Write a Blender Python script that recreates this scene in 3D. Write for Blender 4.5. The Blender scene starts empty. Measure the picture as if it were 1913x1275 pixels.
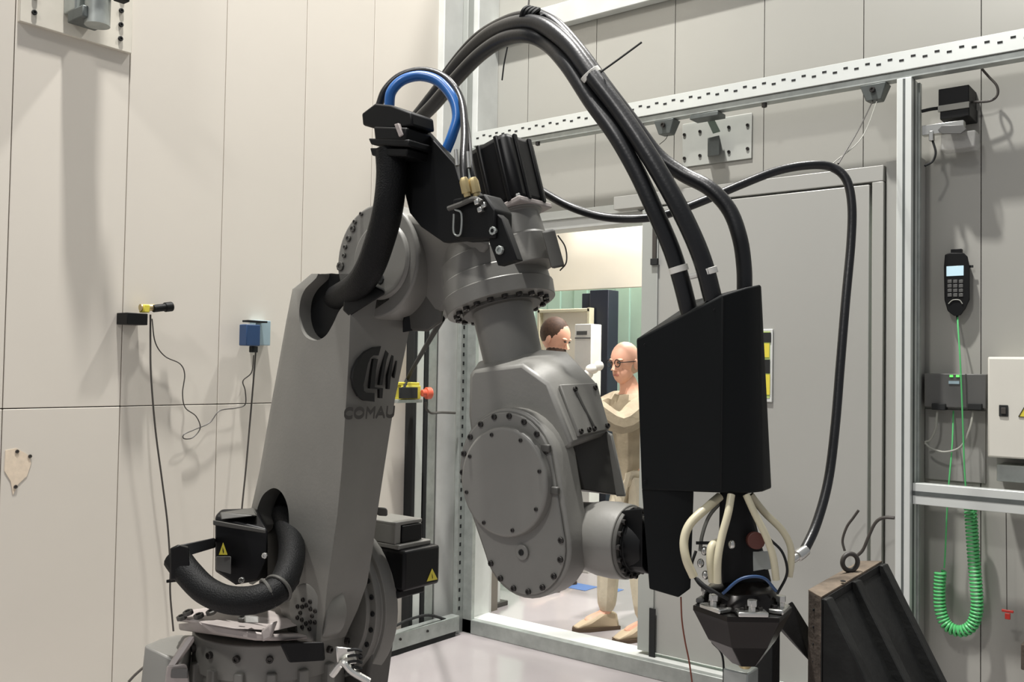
import bpy, bmesh, math, random
from mathutils import Vector, Matrix
random.seed(7)
S = bpy.context.scene
COL = S.collection
V = Vector
# ------------------------------------------------------------------ camera
FPX = 1752.0
YAW, PIT, ROL = math.radians(38.27), math.radians(1.76), math.radians(0.94)
f0 = V((-math.sin(YAW), math.cos(YAW), 0)); r0 = V((math.cos(YAW), math.sin(YAW), 0))
FW = math.cos(PIT)*f0 + math.sin(PIT)*V((0, 0, 1)); U0 = r0.cross(FW)
RT = math.cos(ROL)*r0 + math.sin(ROL)*U0
UP = math.cos(ROL)*U0 - math.sin(ROL)*r0
def ray(px, py): return FW + RT*((px-956.5)/FPX) - UP*((py-637.5)/FPX)
_d = ray(862, 1181); _t = -1.6/_d.z
C = V((-_d.x*_t, -_d.y*_t, 1.6))
def PX(px, py, x): d = ray(px, py); return C + d*((x-C.x)/d.x)
def PY(px, py, y): d = ray(px, py); return C + d*((y-C.y)/d.y)
def PZ(px, py, z): d = ray(px, py); return C + d*((z-C.z)/d.z)
def PD(px, py, dep): return C + ray(px, py)*dep
def ppm(dep): return dep/FPX          # metres per pixel at a depth
cam = bpy.data.cameras.new('camera'); co = bpy.data.objects.new('camera', cam); COL.objects.link(co)
M = Matrix((RT, UP, -FW)).transposed().to_4x4(); M.translation = C
co.matrix_world = M
cam.sensor_fit = 'HORIZONTAL'; cam.sensor_width = 36; cam.lens = FPX/1913*36
cam.clip_start = 0.05; cam.clip_end = 200
S.camera = co
# ------------------------------------------------------------------ light
w = bpy.data.worlds.new('hall'); S.world = w; w.use_nodes = True
w.node_tree.nodes['Background'].inputs[0].default_value = (0.93, 0.95, 1.0, 1)
w.node_tree.nodes['Background'].inputs[1].default_value = 0.30
def area(name, loc, tgt, sx, sy, power, col):
    l = bpy.data.lights.new(name, 'AREA'); l.shape = 'RECTANGLE'; l.size = sx; l.size_y = sy
    l.energy = power; l.color = col
    o = bpy.data.objects.new(name, l); COL.objects.link(o); o.location = loc
    o.rotation_euler = (V(tgt)-V(loc)).to_track_quat('-Z', 'Y').to_euler()
    return o
area('hall_light', (1.15, -2.75, 9.5), (0.0, -2.7, 1.5), 0.3, 0.3, 1150, (1, .975, .94))
area('hall_light', (2.1, 1.6, 9.5), (0.2, -2.0, 1.5), 0.4, 0.4, 430, (1, .975, .94))
area('hall_light', (2.2, -8.4, 8.0), (2.2, -1.0, 1.5), 0.7, 0.7, 225, (1, .975, .94))
area('workshop_light', (0.6, 2.2, 3.9), (0.4, 2.0, 0), 2.4, 1.6, 230, (1, .97, .93))
S.view_settings.view_transform = 'Standard'; S.view_settings.look = 'None'
S.view_settings.gamma = 1; S.view_settings.exposure = 0.0
S.view_settings.use_curve_mapping = False
# ------------------------------------------------------------------ materials
def lin(c): return tuple(((x/255)/12.92 if x/255 <= .04045 else ((x/255+.055)/1.055)**2.4) for x in c)
def mat(name, rgb, rough=.5, metal=0, var=.06, scale=8, bump=0, bscale=60, spec=.5, emit=0, alpha=1, coat=0, trans=0):
    m = bpy.data.materials.new(name); m.use_nodes = True
    nt = m.node_tree; b = nt.nodes['Principled BSDF']
    c = lin(rgb)
    tc = nt.nodes.new('ShaderNodeTexCoord'); n = nt.nodes.new('ShaderNodeTexNoise')
    n.inputs['Scale'].default_value = scale; n.inputs['Detail'].default_value = 4
    nt.links.new(tc.outputs['Object'], n.inputs['Vector'])
    r = nt.nodes.new('ShaderNodeValToRGB')
    r.color_ramp.elements[0].position = .3; r.color_ramp.elements[1].position = .7
    r.color_ramp.elements[0].color = (*[x*(1-var) for x in c], 1)
    r.color_ramp.elements[1].color = (*[min(1, x*(1+var)) for x in c], 1)
    nt.links.new(n.outputs['Fac'], r.inputs['Fac']); nt.links.new(r.outputs['Color'], b.inputs['Base Color'])
    b.inputs['Roughness'].default_value = rough; b.inputs['Metallic'].default_value = metal
    b.inputs['Specular IOR Level'].default_value = spec
    if coat: b.inputs['Coat Weight'].default_value = coat; b.inputs['Coat Roughness'].default_value = .1
    if trans: b.inputs['Transmission Weight'].default_value = trans
    if emit:
        b.inputs['Emission Color'].default_value = (*c, 1); b.inputs['Emission Strength'].default_value = emit
    if alpha < 1: b.inputs['Alpha'].default_value = alpha
    if bump:
        n2 = nt.nodes.new('ShaderNodeTexNoise'); n2.inputs['Scale'].default_value = bscale
        nt.links.new(tc.outputs['Object'], n2.inputs['Vector'])
        bp = nt.nodes.new('ShaderNodeBump'); bp.inputs['Strength'].default_value = bump; bp.inputs['Distance'].default_value = .01
        nt.links.new(n2.outputs['Fac'], bp.inputs['Height']); nt.links.new(bp.outputs['Normal'], b.inputs['Normal'])
    return m
m_panel = mat('sandwich_panel', (214, 208, 197), .38, 0, .02, 1.2, .04, 3)
m_panelr = mat('shaded_panel', (168, 167, 160), .28, .15, .03, 1.0, .05, 3)  # same panels as the left wall; weaker light here is put into the colour
m_gap = mat('joint', (120, 113, 104), .8)
m_floor = mat('epoxy_floor', (160, 154, 154), .14, 0, .05, 1.6, .03, 4)
m_plate = mat('bracket_plate', (214, 209, 196), .4)
m_trim = mat('white_trim', (200, 202, 198), .4)
m_alu = mat('aluminium', (216, 220, 216), .38, .35, .05, 3)
m_galv = mat('galvanised', (165, 170, 166), .4, .5, .12, 20)
m_dgalv = mat('dark_galvanised', (95, 100, 98), .5, .4, .12, 20)
m_hole = mat('dark_hole', (22, 24, 24), .8)
m_rob = mat('robot_paint', (122, 121, 116), .42, .1, .05, 6, .03, 90)
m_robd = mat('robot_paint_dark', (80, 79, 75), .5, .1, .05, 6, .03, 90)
m_robl = mat('robot_paint_lit', (166, 158, 154), .5, .05, .10, 14, .08, 60)  # paler, pinker robot paint: light on upward surfaces put into the colour
m_black = mat('black_plastic', (9, 10, 11), .5, 0, .15, 12, spec=.25)
m_blackm = mat('black_motor', (8, 8, 10), .45, .0, .15, 12, spec=.3)
m_hose = mat('black_hose', (17, 18, 20), .36, 0, .12, 30, .05, 120)
m_sleeve = mat('conduit_sleeve', (8, 9, 10), .6, 0, .2, 50, .3, 200, spec=.25)
m_blk2 = mat('enclosure_black', (9, 13, 14), .6, 0, .06, 4, spec=.2)
m_bolt = mat('bolt_steel', (64, 62, 60), .35, .7)
m_bright = mat('bright_steel', (205, 205, 200), .25, .9)
m_blue = mat('blue_hose', (36, 98, 168), .3, 0, .06)
m_brass = mat('brass', (196, 178, 132), .35, .6)
m_white = mat('white_plastic', (225, 224, 216), .4)
m_cream = mat('cream_tube', (205, 198, 170), .4)
m_green = mat('green_cord', (88, 184, 112), .4)
m_cord = mat('dark_cord', (62, 58, 54), .5)
m_gcord = mat('grey_cord', (150, 150, 142), .5)
m_red = mat('red_plastic', (170, 45, 35), .45)
m_ored = mat('orange_red_plastic', (214, 98, 72), .45)
m_yel = mat('yellow_plastic', (214, 200, 70), .5)
m_navy = mat('navy_plastic', (38, 66, 104), .4)
m_ltblue = mat('pale_blue_plastic', (150, 172, 180), .4)
m_door = mat('door_paint', (166, 166, 161), .35, .15, .02, 1, .03, 3)
m_doorf = mat('door_frame_paint', (165, 168, 163), .4, .15, .03, 2)
m_glass = mat('door_glass', (176, 196, 120), .1, 0, .25, 9)
m_rust = mat('rusty_iron', (86, 77, 69), .75, .25, .35, 14, .4, 50)
m_rustt = mat('rusty_top', (112, 100, 86), .75, .2, .35, 18, .3, 50)
m_iron = mat('black_iron', (26, 27, 26), .6, .3, .35, 10, .2, 40)
m_cab = mat('cabinet_paint', (206, 204, 194), .4, 0, .02)
m_gbox = mat('grey_box', (92, 92, 90), .4, .2, .05)
m_screen = mat('display', (170, 196, 206), .2, 0, .03, 8, 0, 60, .5, .6)
m_cone = mat('nozzle_black', (26, 23, 21), .22, .5, .2, 10)
m_skin = mat('skin', (222, 168, 142), .5, 0, .05, 20)
m_hair = mat('brown_hair', (74, 52, 38), .7, 0, .3, 60)
m_dshirt = mat('dark_shirt', (38, 40, 46), .8, 0, .1, 20)
m_khaki = mat('khaki_cloth', (160, 147, 124), .8, 0, .1, 16, .3, 30)
m_beige = mat('beige_trousers', (205, 194, 172), .8, 0, .08, 16, .3, 30)
m_shoe = mat('tan_shoe', (188, 170, 142), .6)
m_sole = mat('shoe_sole', (80, 64, 48), .7)
m_eye = mat('eye', (40, 30, 26), .3)
m_cream2 = mat('cream_board', (238, 230, 212), .6, 0, .01)
m_teal = mat('teal_curtain', (186, 212, 200), .4, 0, .06, 5)
m_dkblue = mat('dark_blue_steel', (32, 36, 48), .5)
m_bluet = mat('blue_tape', (92, 124, 178), .5)
m_logo = mat('black_print', (12, 12, 12), .5, 0, 0)
m_print = mat('grey_print', (66, 64, 61), .5, 0, 0)
# ------------------------------------------------------------------ mesh builder
def wloc(o):
    p = V((0, 0, 0))
    while o: p = p + o.location; o = o.parent
    return p
def sm(path, n=6):
    P = [V(p) for p in path]; out = []
    for i in range(len(P)-1):
        a = P[i-1] if i else P[0]*2-P[1]; b = P[i]; c = P[i+1]; d = P[i+2] if i+2 < len(P) else P[-1]*2-P[-2]
        for k in range(n):
            t = k/n
            out.append(.5*((2*b)+(c-a)*t+(2*a-5*b+4*c-d)*t*t+(3*b-a-3*c+d)*t**3))
    out.append(P[-1]); return out
class MB:
    def __init__(s): s.bm = bmesh.new()
    def box(s, c, sz, R=None):
        c = V(c); vs = []
        for x in (-.5, .5):
            for y in (-.5, .5):
                for z in (-.5, .5):
                    v = V((x*sz[0], y*sz[1], z*sz[2]))
                    vs.append(s.bm.verts.new(c+(R @ v if R else v)))
        for f in ((0,1,3,2),(4,6,7,5),(0,4,5,1),(2,3,7,6),(0,2,6,4),(1,5,7,3)): s.bm.faces.new([vs[i] for i in f])
        return s
    def bb(s, a, b):
        return s.box([(a[i]+b[i])/2 for i in range(3)], [abs(b[i]-a[i]) for i in range(3)])
    def prism(s, pts, vec):
        vec = V(vec); a = [s.bm.verts.new(V(p)) for p in pts]; b = [s.bm.verts.new(V(p)+vec) for p in pts]; n = len(a)
        s.bm.faces.new(a); s.bm.faces.new(b[::-1])
        for i in range(n): s.bm.faces.new([a[i], b[i], b[(i+1) % n], a[(i+1) % n]])
        return s
    def hull(s, pts):
        vs = [s.bm.verts.new(V(p)) for p in pts]
        r = bmesh.ops.convex_hull(s.bm, input=vs)
        dead = [e for e in r['geom_interior'] if isinstance(e, bmesh.types.BMVert)]
        dead += [e for e in r['geom_unused'] if isinstance(e, bmesh.types.BMVert)]
        bmesh.ops.delete(s.bm, geom=list(set(dead)), context='VERTS')
        return s
    def rev(s, p0, p1, prof, n=24, cap=True):
        p0 = V(p0); p1 = V(p1); ax = p1-p0; L = ax.length; ax.normalize()
        u = ax.orthogonal().normalized(); v = ax.cross(u); rings = []
        for t, r in prof:
            rings.append([s.bm.verts.new(p0+ax*(t*L)+(u*math.cos(2*math.pi*k/n)+v*math.sin(2*math.pi*k/n))*r) for k in range(n)])
        for a, b in zip(rings, rings[1:]):
            for k in range(n): s.bm.faces.new([a[k], a[(k+1) % n], b[(k+1) % n], b[k]])
        if cap: s.bm.faces.new(rings[0][::-1]); s.bm.faces.new(rings[-1])
        return s
    def cyl(s, p0, p1, r, r2=None, n=24): return s.rev(p0, p1, [(0, r), (1, r if r2 is None else r2)], n)
    def tube(s, path, r, n=8, seg=6, cap=True):
        P = sm(path, seg) if seg else [V(p) for p in path]
        m = len(P); prev = None; rings = []
        for i, p in enumerate(P):
            t = (P[min(i+1, m-1)]-P[max(i-1, 0)]).normalized()
            if prev is None: u = t.orthogonal().normalized()
            else: u = (prev-t*prev.dot(t)).normalized()
            prev = u; v = t.cross(u)
            rr = r(i/(m-1)) if callable(r) else r
            rings.append([s.bm.verts.new(p+(u*math.cos(2*math.pi*k/n)+v*math.sin(2*math.pi*k/n))*rr) for k in range(n)])
        for a, b in zip(rings, rings[1:]):
            for k in range(n): s.bm.faces.new([a[k], a[(k+1) % n], b[(k+1) % n], b[k]])
        if cap: s.bm.faces.new(rings[0][::-1]); s.bm.faces.new(rings[-1])
        return s
    def torus(s, c, nrm, R, r, n=28, m=8, a0=0, a1=2*math.pi, xa=None):
        nrm = V(nrm).normalized(); u = V(xa) if xa else nrm.orthogonal().normalized(); v = nrm.cross(u)
        full = abs(a1-a0-2*math.pi) < 1e-6; rings = []
        for i in range(n if full else n+1):
            a = a0+(a1-a0)*i/n; d = u*math.cos(a)+v*math.sin(a)
            rings.append([s.bm.verts.new(V(c)+d*(R+r*math.cos(2*math.pi*k/m))+nrm*(r*math.sin(2*math.pi*k/m))) for k in range(m)])
        q = rings+[rings[0]] if full else rings
        for a, b in zip(q, q[1:]):
            for k in range(m): s.bm.faces.new([a[k], a[(k+1) % m], b[(k+1) % m], b[k]])
        if not full: s.bm.faces.new(rings[0]); s.bm.faces.new(rings[-1][::-1])
        return s
    def loft(s, rows):
        rs = [[s.bm.verts.new(V(p)) for p in r] for r in rows]; n = len(rs[0])
        for a, b in zip(rs, rs[1:]):
            for k in range(n): s.bm.faces.new([a[k], a[(k+1) % n], b[(k+1) % n], b[k]])
        s.bm.faces.new(rs[0][::-1]); s.bm.faces.new(rs[-1]); return s
    def ball(s, c, sc, n=16, R=None):
        r = bmesh.ops.create_uvsphere(s.bm, u_segments=n, v_segments=n//2+2, radius=1)
        for v in r['verts']:
            q = V((v.co.x*sc[0], v.co.y*sc[1], v.co.z*sc[2])); v.co = V(c)+(R @ q if R else q)
        return s
    def build(s, name, m, parent=None, bevel=0, smooth=True, seg=2, cut=None):
        bm = s.bm; bmesh.ops.recalc_face_normals(bm, faces=bm.faces[:])
        mn = V([min(v.co[i] for v in bm.verts) for i in range(3)]); mx = V([max(v.co[i] for v in bm.verts) for i in range(3)])
        o0 = (mn+mx)/2; o0.z = mn.z
        for v in bm.verts: v.co -= o0
        me = bpy.data.meshes.new(name); bm.to_mesh(me); bm.free(); me.materials.append(m)
        o = bpy.data.objects.new(name, me); COL.objects.link(o)
        if parent: o.parent = parent
        o.location = o0-(wloc(parent) if parent else V((0, 0, 0)))
        if cut:
            for c in cut:
                cb = c.bm; bmesh.ops.recalc_face_normals(cb, faces=cb.faces[:])
                for v in cb.verts: v.co -= o0
                cm = bpy.data.meshes.new('cut'); cb.to_mesh(cm); cb.free()
                cob = bpy.data.objects.new('cut', cm); COL.objects.link(cob)
                # same local frame as o, unparented pair evaluated at the origin
                t = bpy.data.objects.new('tmp', o.data); COL.objects.link(t)
                md = t.modifiers.new('b', 'BOOLEAN'); md.operation = 'DIFFERENCE'; md.object = cob; md.solver = 'EXACT'
                bpy.context.view_layer.update()
                dg = bpy.context.evaluated_depsgraph_get()
                nm = bpy.data.meshes.new_from_object(t.evaluated_get(dg)); nm.name = name
                bpy.data.objects.remove(t); bpy.data.objects.remove(cob)
                o.data = nm
        if smooth:
            for p in o.data.polygons: p.use_smooth = True
            try: o.data.set_sharp_from_angle(angle=math.radians(38))
            except Exception: pass
        if bevel:
            b = o.modifiers.new('bevel', 'BEVEL'); b.width = bevel; b.segments = seg; b.limit_method = 'ANGLE'; b.angle_limit = math.radians(35)
            b.harden_normals = False
        return o
def tag(o, label, cat, group=None):
    o['label'] = label; o['category'] = cat
    if group: o['group'] = group
    return o
def thing(name, loc, label, cat, group=None):
    o = bpy.data.objects.new(name, None); COL.objects.link(o); o.location = loc; o.empty_display_size = .1
    return tag(o, label, cat, group)
def struct(o): o['kind'] = 'structure'; return o
def sempty(name, loc=(0, 0, 0)):
    o = bpy.data.objects.new(name, None); COL.objects.link(o); o.location = loc; return struct(o)
_sh = {}
def shared(key, mk, m):
    if key not in _sh:
        b = MB(); mk(b); me = bpy.data.meshes.new(key); bmesh.ops.recalc_face_normals(b.bm, faces=b.bm.faces[:])
        b.bm.to_mesh(me); b.bm.free(); me.materials.append(m); _sh[key] = me
    return _sh[key]
def bolt(parent, pos, nrm, r=.009, h=.008, name='bolt', m=None):
    m = m or m_bolt
    me = shared('bolt_'+m.name, lambda b: b.rev((0, 0, 0), (0, 0, 1), [(0, 1), (.85, 1), (1, .85), (1, .5), (.6, .45)], 8), m)
    o = bpy.data.objects.new(name, me); COL.objects.link(o); o.parent = parent
    o.location = V(pos)-wloc(parent); o.scale = (r, r, h)
    o.rotation_euler = V(nrm).to_track_quat('Z', 'Y').to_euler(); return o
def PYs(pts, y): return [PY(a, b, y) for a, b in pts]
def PDs(pts): return [PD(a, b, d) for a, b, d in pts]
def ext(pts, y, dep): return MB().prism(PYs(pts, y), (0, dep, 0))
XN, YN, ZN = V((1, 0, 0)), V((0, -1, 0)), V((0, 0, 1))

# ================================================================== SETTING
WL, WR = -0.12, 0.25
# floor
f = MB().bb((WL-.1, -7, -.1), (7, WR+.1, 0)).bb((-3.5, WR+.1, -.1), (7, 4.2, 0)).build('floor', m_floor, smooth=False); struct(f)
# left wall : separate panels
wl = sempty('wall_left', (WL-.05, -3, 0))
ys = [PX(p, 400, WL).y for p in (17, 235, 415.5, 566, 693)]
stp = (ys[-1]-ys[0])/4
ys = [ys[0]-stp*2, ys[0]-stp]+ys+[PX(822, 400, WL).y]
zs = PX(250, 759, WL).z
MB().bb((WL-.12, ys[0], 0), (WL-.045, WR+.3, 5.4)).build('backing', m_gap, wl, smooth=False)
for a, b in zip(ys, ys[1:]):
    for z0, z1 in ((0, zs), (zs, 5.4)):
        MB().bb((WL-.045, a+.002, z0+.002), (WL, b-.002, z1-.002)).build('panel', m_panel, wl, .002, False, 1)
# corner column
tc_ = sempty('trim_1', (-.05, 0, 0))
ya, yb = PX(817, 300, WL+.01).y, .0
MB().bb((WL-.02, ya, 0), (-.07, ya+.17, 5.4)).build('column_face', m_trim, tc_, .004)
MB().bb((WL-.02, ya+.17, 0), (-.03, .05, 5.4)).build('column_flange', m_doorf, tc_, .004)
MB().bb((-.12, .05, 0), (.012, WR, 5.4)).build('column_return', m_trim, tc_, .004)
# right wall
wr = sempty('wall_right', (2.5, WR+.05, 0))
xo0, xo1 = PY(893, 700, WR).x, PY(1640, 700, WR).x
zl = PY(1120, 408, WR).z
xs = [PY(p, 200, WR).x for p in (986, 1113, 1260, 1427, 1613, 1833)]
stp = (xs[-1]-xs[1])/4
xs = [-.12]+xs+[xs[-1]+stp*k for k in (1, 2, 3, 4)]
MB().bb((-.15, WR+.05, zl+.004), (xs[-1], WR+.1, 5.4)).bb((xo1, WR+.05, 0), (xs[-1], WR+.1, zl)).bb((-.15, WR+.05, 0), (xo0, WR+.1, zl)).build('backing', m_gap, wr, smooth=False)
for a, b in zip(xs, xs[1:]):
    m = MB(); a1, b1 = a+.002, b-.002
    if b <= xo0 or a >= xo1: m.bb((a1, WR, 0), (b1, WR+.05, 5.4))
    else:
        m.bb((a1, WR, zl), (b1, WR+.05, 5.4))
        if a < xo0: m.bb((a1, WR, 0), (xo0, WR+.05, zl))
        if b > xo1: m.bb((xo1, WR, 0), (b1, WR+.05, zl))
    m.build('panel', m_panelr, wr, 0, False)
# slanted bright beam high on right wall
p, q = PY(880, 84, WR-.04), PY(1256, 12, WR-.04)
t2 = MB().bb((-.02, WR-.07, p.z-.03), (6.5, WR-.005, p.z+.10)).build('trim_2', m_trim, None, .004); struct(t2)
# doorway reveal and lintel
t3 = sempty('trim_3', (xo0, WR, 0))
MB().bb((xo0-.03, WR-.02, 0), (xo0+.012, WR+.16, zl)).build('reveal', m_trim, t3, .003)
MB().bb((xo0-.03, WR-.03, zl-.05), (xo1, WR+.1, zl+.01)).build('lintel', m_trim, t3, .003)
MB().bb((xo0-.03, WR-.05, zl+.01), (PY(1200, 400, WR).x, WR-.0, zl+.06)).build('track', m_alu, t3, .003)
# sliding door
d1 = sempty('door_1', (1.8, .15, 0))
DY = .14
dx0, dx1 = PY(1199, 700, DY).x, PY(1622, 700, DY).x
dz = PY(1622, 345, DY).z
DX1b = PY(1648, 700, DY).x
MB().bb((dx0, DY, .09), (dx1, DY+.06, dz)).build('leaf', m_door, d1, .004)
MB().bb((dx0-.002, DY-.012, .09), (PY(1228, 700, DY).x, DY+.0, dz-.01)).build('edge_strip', m_doorf, d1, .003)
h = MB().bb((dx0-.2, DY+.005, dz+.012), (DX1b, DY+.08, PY(1648, 308, DY).z)).build('head_frame', m_door, d1, .003)
MB().bb((dx1+.012, DY+.005, .0), (DX1b, DY+.08, dz+.01)).build('jamb', m_door, d1, .003)
MB().bb((DX1b+.005, DY+.03, .0), (PY(1674, 700, DY).x+.1, DY+.1, PY(1648, 300, DY).z)).build('jamb_filler', m_door, d1, .003)
a, b = PY(1214, 1136, DY-.012), PY(1224, 1233, DY-.012)
MB().bb((a.x, DY-.02, b.z), (b.x, DY-.011, a.z)).build('pull_slot', m_hole, d1, .002)
a, b = PY(1219, 412, DY-.02), PY(1228, 495, DY-.02)
lt = MB().bb((a.x+.002, DY-.024, b.z), (b.x-.008, DY-.012, a.z)).build('latch_rod', m_cord, d1, .001)
MB().bb((a.x-.006, DY-.03, b.z-.0), (b.x+.004, DY-.012, b.z+.035)).build('latch_block', m_hole, lt, .002)
a, b = PY(1376, 616, DY), PY(1444, 752, DY)
wf = MB().bb((a.x, DY-.012, b.z), (b.x, DY-.001, a.z)).build('window_frame', m_trim, d1, .003)
MB().bb((a.x+.015, DY-.014, b.z+.02), (b.x-.012, DY-.010, a.z-.012)).build('pane', m_glass, wf, 0)
for (u0, v0, u1, v1, mm) in ((1418, 622, 1440, 640, m_hole), (1420, 672, 1438, 698, m_hole), (1420, 642, 1437, 668, m_yel), (1424, 700, 1438, 738, m_yel)):
    a, b = PY(u0, v0, DY-.016), PY(u1, v1, DY-.016)
    MB().bb((a.x, DY-.017, b.z), (b.x, DY-.0142, a.z)).build('sticker', mm, wf, 0)

# ------------------------------------------------------------------ aluminium / strut frame
fr = thing('steel_frame', (2.0, 0, 0), 'galvanised strut frame with perforated rail, square post and floor sill around the doorway', 'frame')
rz1 = PY(1500, 131, 0).z; rz0 = rz1-.085
RXE = 4.6
rail = MB().bb((.02, 0, rz0), (RXE, .006, rz1)).bb((.02, .006, rz1-.006), (RXE, .06, rz1)).bb((.02, .006, rz0), (RXE, .06, rz0+.006)).build('rail', m_alu, fr, .001, False, 1)
MB().bb((.02, .012, rz0-.035), (RXE, .07, rz0-.002)).build('rail_flange', m_galv, fr, .002)
me = shared('slot', lambda b: b.bb((-.5, -.5, -.5), (.5, .5, .5)), m_hole)
k = 0; x = .06
while x < 3.9 and k < 290:
    o = bpy.data.objects.new('slot', me); COL.objects.link(o); o.parent = rail
    o.location = V((x, -.0005, rz1-.035+(.006 if k % 2 else -.006)))-wloc(rail); o.scale = (.02, .003, .009); x += .05; k += 1
for x in (.5, 1.2, 1.9, 2.45, 3.2):
    bolt(rail, (x, .03, rz0-.035), (0, 0, -1), .014, .02)
# main post
px0, px1 = PY(1673, 700, 0).x, PY(1701, 700, 0).x
post = MB().bb((px0, 0, 0), (px1, .1, rz0-.036)).build('post', m_alu, fr, .003)
MB().bb((px0+(px1-px0)*.42, -.0015, .0), (px0+(px1-px0)*.58, .002, rz0-.04)).build('groove', m_dgalv, post, 0)
MB().bb((px1-.001, .035, .0), (px1+.0015, .06, rz0-.04)).build('groove', m_dgalv, post, 0)
MB().bb((px1-.002, .1, 0), (px1+.010, .13, rz0-.04)).build('post_backplate', m_galv, post, .002)
sill = MB().bb((.0, 0, 0), (px0-.002, .05, .085)).build('sill', m_galv, fr, .004)
MB().bb((.0, .05, 0), (px0-.002, WR, .07)).build('sill_plate', m_trim, sill, .002)
# perforated corner posts
cp = MB().bb((-.02, -.06, 0), (.008, 0.0, rz0-.01)).bb((-.02, 0.0, 0), (.075, .03, rz0-.01)).build('corner_post', m_galv, fr, .002)
me = shared('perforation', lambda b: b.bb((-.5, -.5, -.5), (.5, .5, .5)), m_hole)
z = .15; k = 0
while z < 2.9:
    o = bpy.data.objects.new('perforation', me); COL.objects.link(o); o.parent = cp
    o.location = V((.0085, -.035, z))-wloc(cp); o.scale = (.002, .014, .022); z += .055
# lower rail to the right of post
zr1, zr0 = PY(1722, 904, .03).z, PY(1722, 944, .03).z
lr = MB().bb((px1+.002, .03, zr0), (RXE, .08, zr1)).build('lower_rail', m_alu, fr, .003)
MB().bb((px1+.002, .0285, (zr0+zr1)/2-.008), (RXE, .031, (zr0+zr1)/2+.012)).build('groove', m_dgalv, lr, 0)
# base channel along left wall
bc = thing('floor_channel', (0, -1, 0), 'low grey steel channel on the floor along the left wall behind the robot', 'channel')
ch = MB().bb((-.02, -2.2, .03), (.045, -.07, .12)).build('channel', m_galv, bc, .004)
MB().bb((-.02, -2.2, .0), (.04, -.10, .029)).build('shade_strip', m_hole, bc, 0)  # black strip painted in for the shadow slot under the channel
for k in range(8): bolt(ch, (.045, -.35-.22*k, .085), XN, .008, .006)

# thin upright rails in the corner, left wall
up = thing('upright_rails', PX(782, 1160, -.08), 'pair of slim dark-edged upright rails on the left wall near the corner', 'rail')
for a, b, mm, nm in ((768, 774, m_hole, 'dark_strip'), (775, 788, m_alu, 'light_strip'), (790, 795, m_hole, 'dark_strip'), (797, 812, m_galv, 'grey_strip')):
    y0, y1 = PX(a, 900, -.06).y, PX(b, 900, -.06).y
    MB().bb((WL+.001, y0, 0.03), (-.06 if mm != m_hole else -.055, y1, PX(780, 545, -.06).z)).build(nm, mm, up, .002)

# ================================================================== BACK ROOM
wb = MB().bb((-3.4, 4.1, 0), (6, 4.2, 4)).build('wall_back', m_teal, None, 0, False); struct(wb)
wb2 = MB().bb((-3.5, WR+.1, 0), (-3.4, 4.2, 4)).build('wall_side', m_cream2, None, 0, False); struct(wb2)
bd = tag(MB().bb((PY(985, 500, 2.4).x-.3, 2.4, PY(1100, 541, 2.4).z), (PY(1210, 500, 2.4).x+1.2, 2.44, 3.6)).build('hanging_board', m_cream2, None, .004), 'large cream board hanging high beyond the doorway', 'board')
ct = thing('strip_curtain', (PY(1150, 1000, 2.8).x, 2.8, 0), 'pale teal translucent strip curtain beyond the doorway', 'curtain')
xc = PY(1000, 600, 2.8).x
while xc < PY(1215, 600, 2.8).x+.6:
    MB().bb((xc, 2.8+random.uniform(-.01, .01), .02), (xc+.14, 2.815, 3.4)).build('strip', m_teal, ct, 0); xc += .15
dp = thing('dark_column', PY(1119, 1040, 2.2), 'dark blue steel column behind the two men in the doorway', 'column'); dp.location.z = 0
a, b = PY(1101, 600, 2.2), PY(1136, 600, 2.2)
MB().bb((a.x, 2.2, 0), (b.x, 2.36, PY(1119, 542, 2.2).z)).build('shaft', m_dkblue, dp, .005)
a2 = PY(1081, 548, 2.2)
MB().bb((a2.x, 2.25, PY(1090, 582, 2.2).z), (a.x-.001, 2.36, a2.z)).build('side_box', m_dkblue, dp, .005)
MB().bb((a.x-.03, 2.18, 0), (b.x+.03, 2.38, .02)).build('foot_plate', m_dkblue, dp, .003)
mc = thing('white_cabinet', PY(1090, 1000, 1.9), 'narrow white control cabinet beside the brown-haired man', 'cabinet'); mc.location.z = 0
a, b = PY(1074, 606, 1.9), PY(1104, 672, 1.9)
MB().bb((a.x, 1.9, 0), (b.x, 2.05, a.z)).build('housing', m_white, mc, .005)
MB().bb((a.x+.02, 1.896, PY(1090, 626, 1.9).z), (b.x-.04, 1.899, PY(1090, 619, 1.9).z)).build('name_strip', m_gbox, mc, 0)
MB().bb((a.x+.005, 1.895, PY(1090, 633, 1.9).z), (b.x-.005, 1.899, PY(1090, 631, 1.9).z)).build('door_gap', m_gbox, mc, 0)
sh_ = thing('shelf_unit', PY(1020, 1000, 2.1), 'cream open shelf unit behind the head of the brown-haired man', 'shelf'); sh_.location.z = 0
a, b = PY(1003, 578, 2.1), PY(1098, 700, 2.1)
MB().bb((a.x, 2.16, 0), (b.x, 2.18, a.z)).build('back', m_cream2, sh_, .002)
for zz in (.4, .9, 1.4, a.z-.02): MB().bb((a.x, 1.99+.12, zz-.012), (b.x, 2.16, zz+.012)).build('shelf', m_cream, sh_, .002)
for xx in (a.x, b.x-.02): MB().bb((xx-.002, 2.11, 0), (xx+.022, 2.18, a.z)).build('side', m_cream, sh_, .002)
a, b = PZ(1070, 1092, .001), PZ(1102, 1102, .001)
tag(MB().bb((a.x, a.y-.12, 0.0005), (b.x, a.y+.05, .003)).build('floor_tape', m_bluet, None, 0), 'patch of blue tape on the floor beyond the doorway', 'tape')
tp = PZ(1148, 1105, .001)
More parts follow.
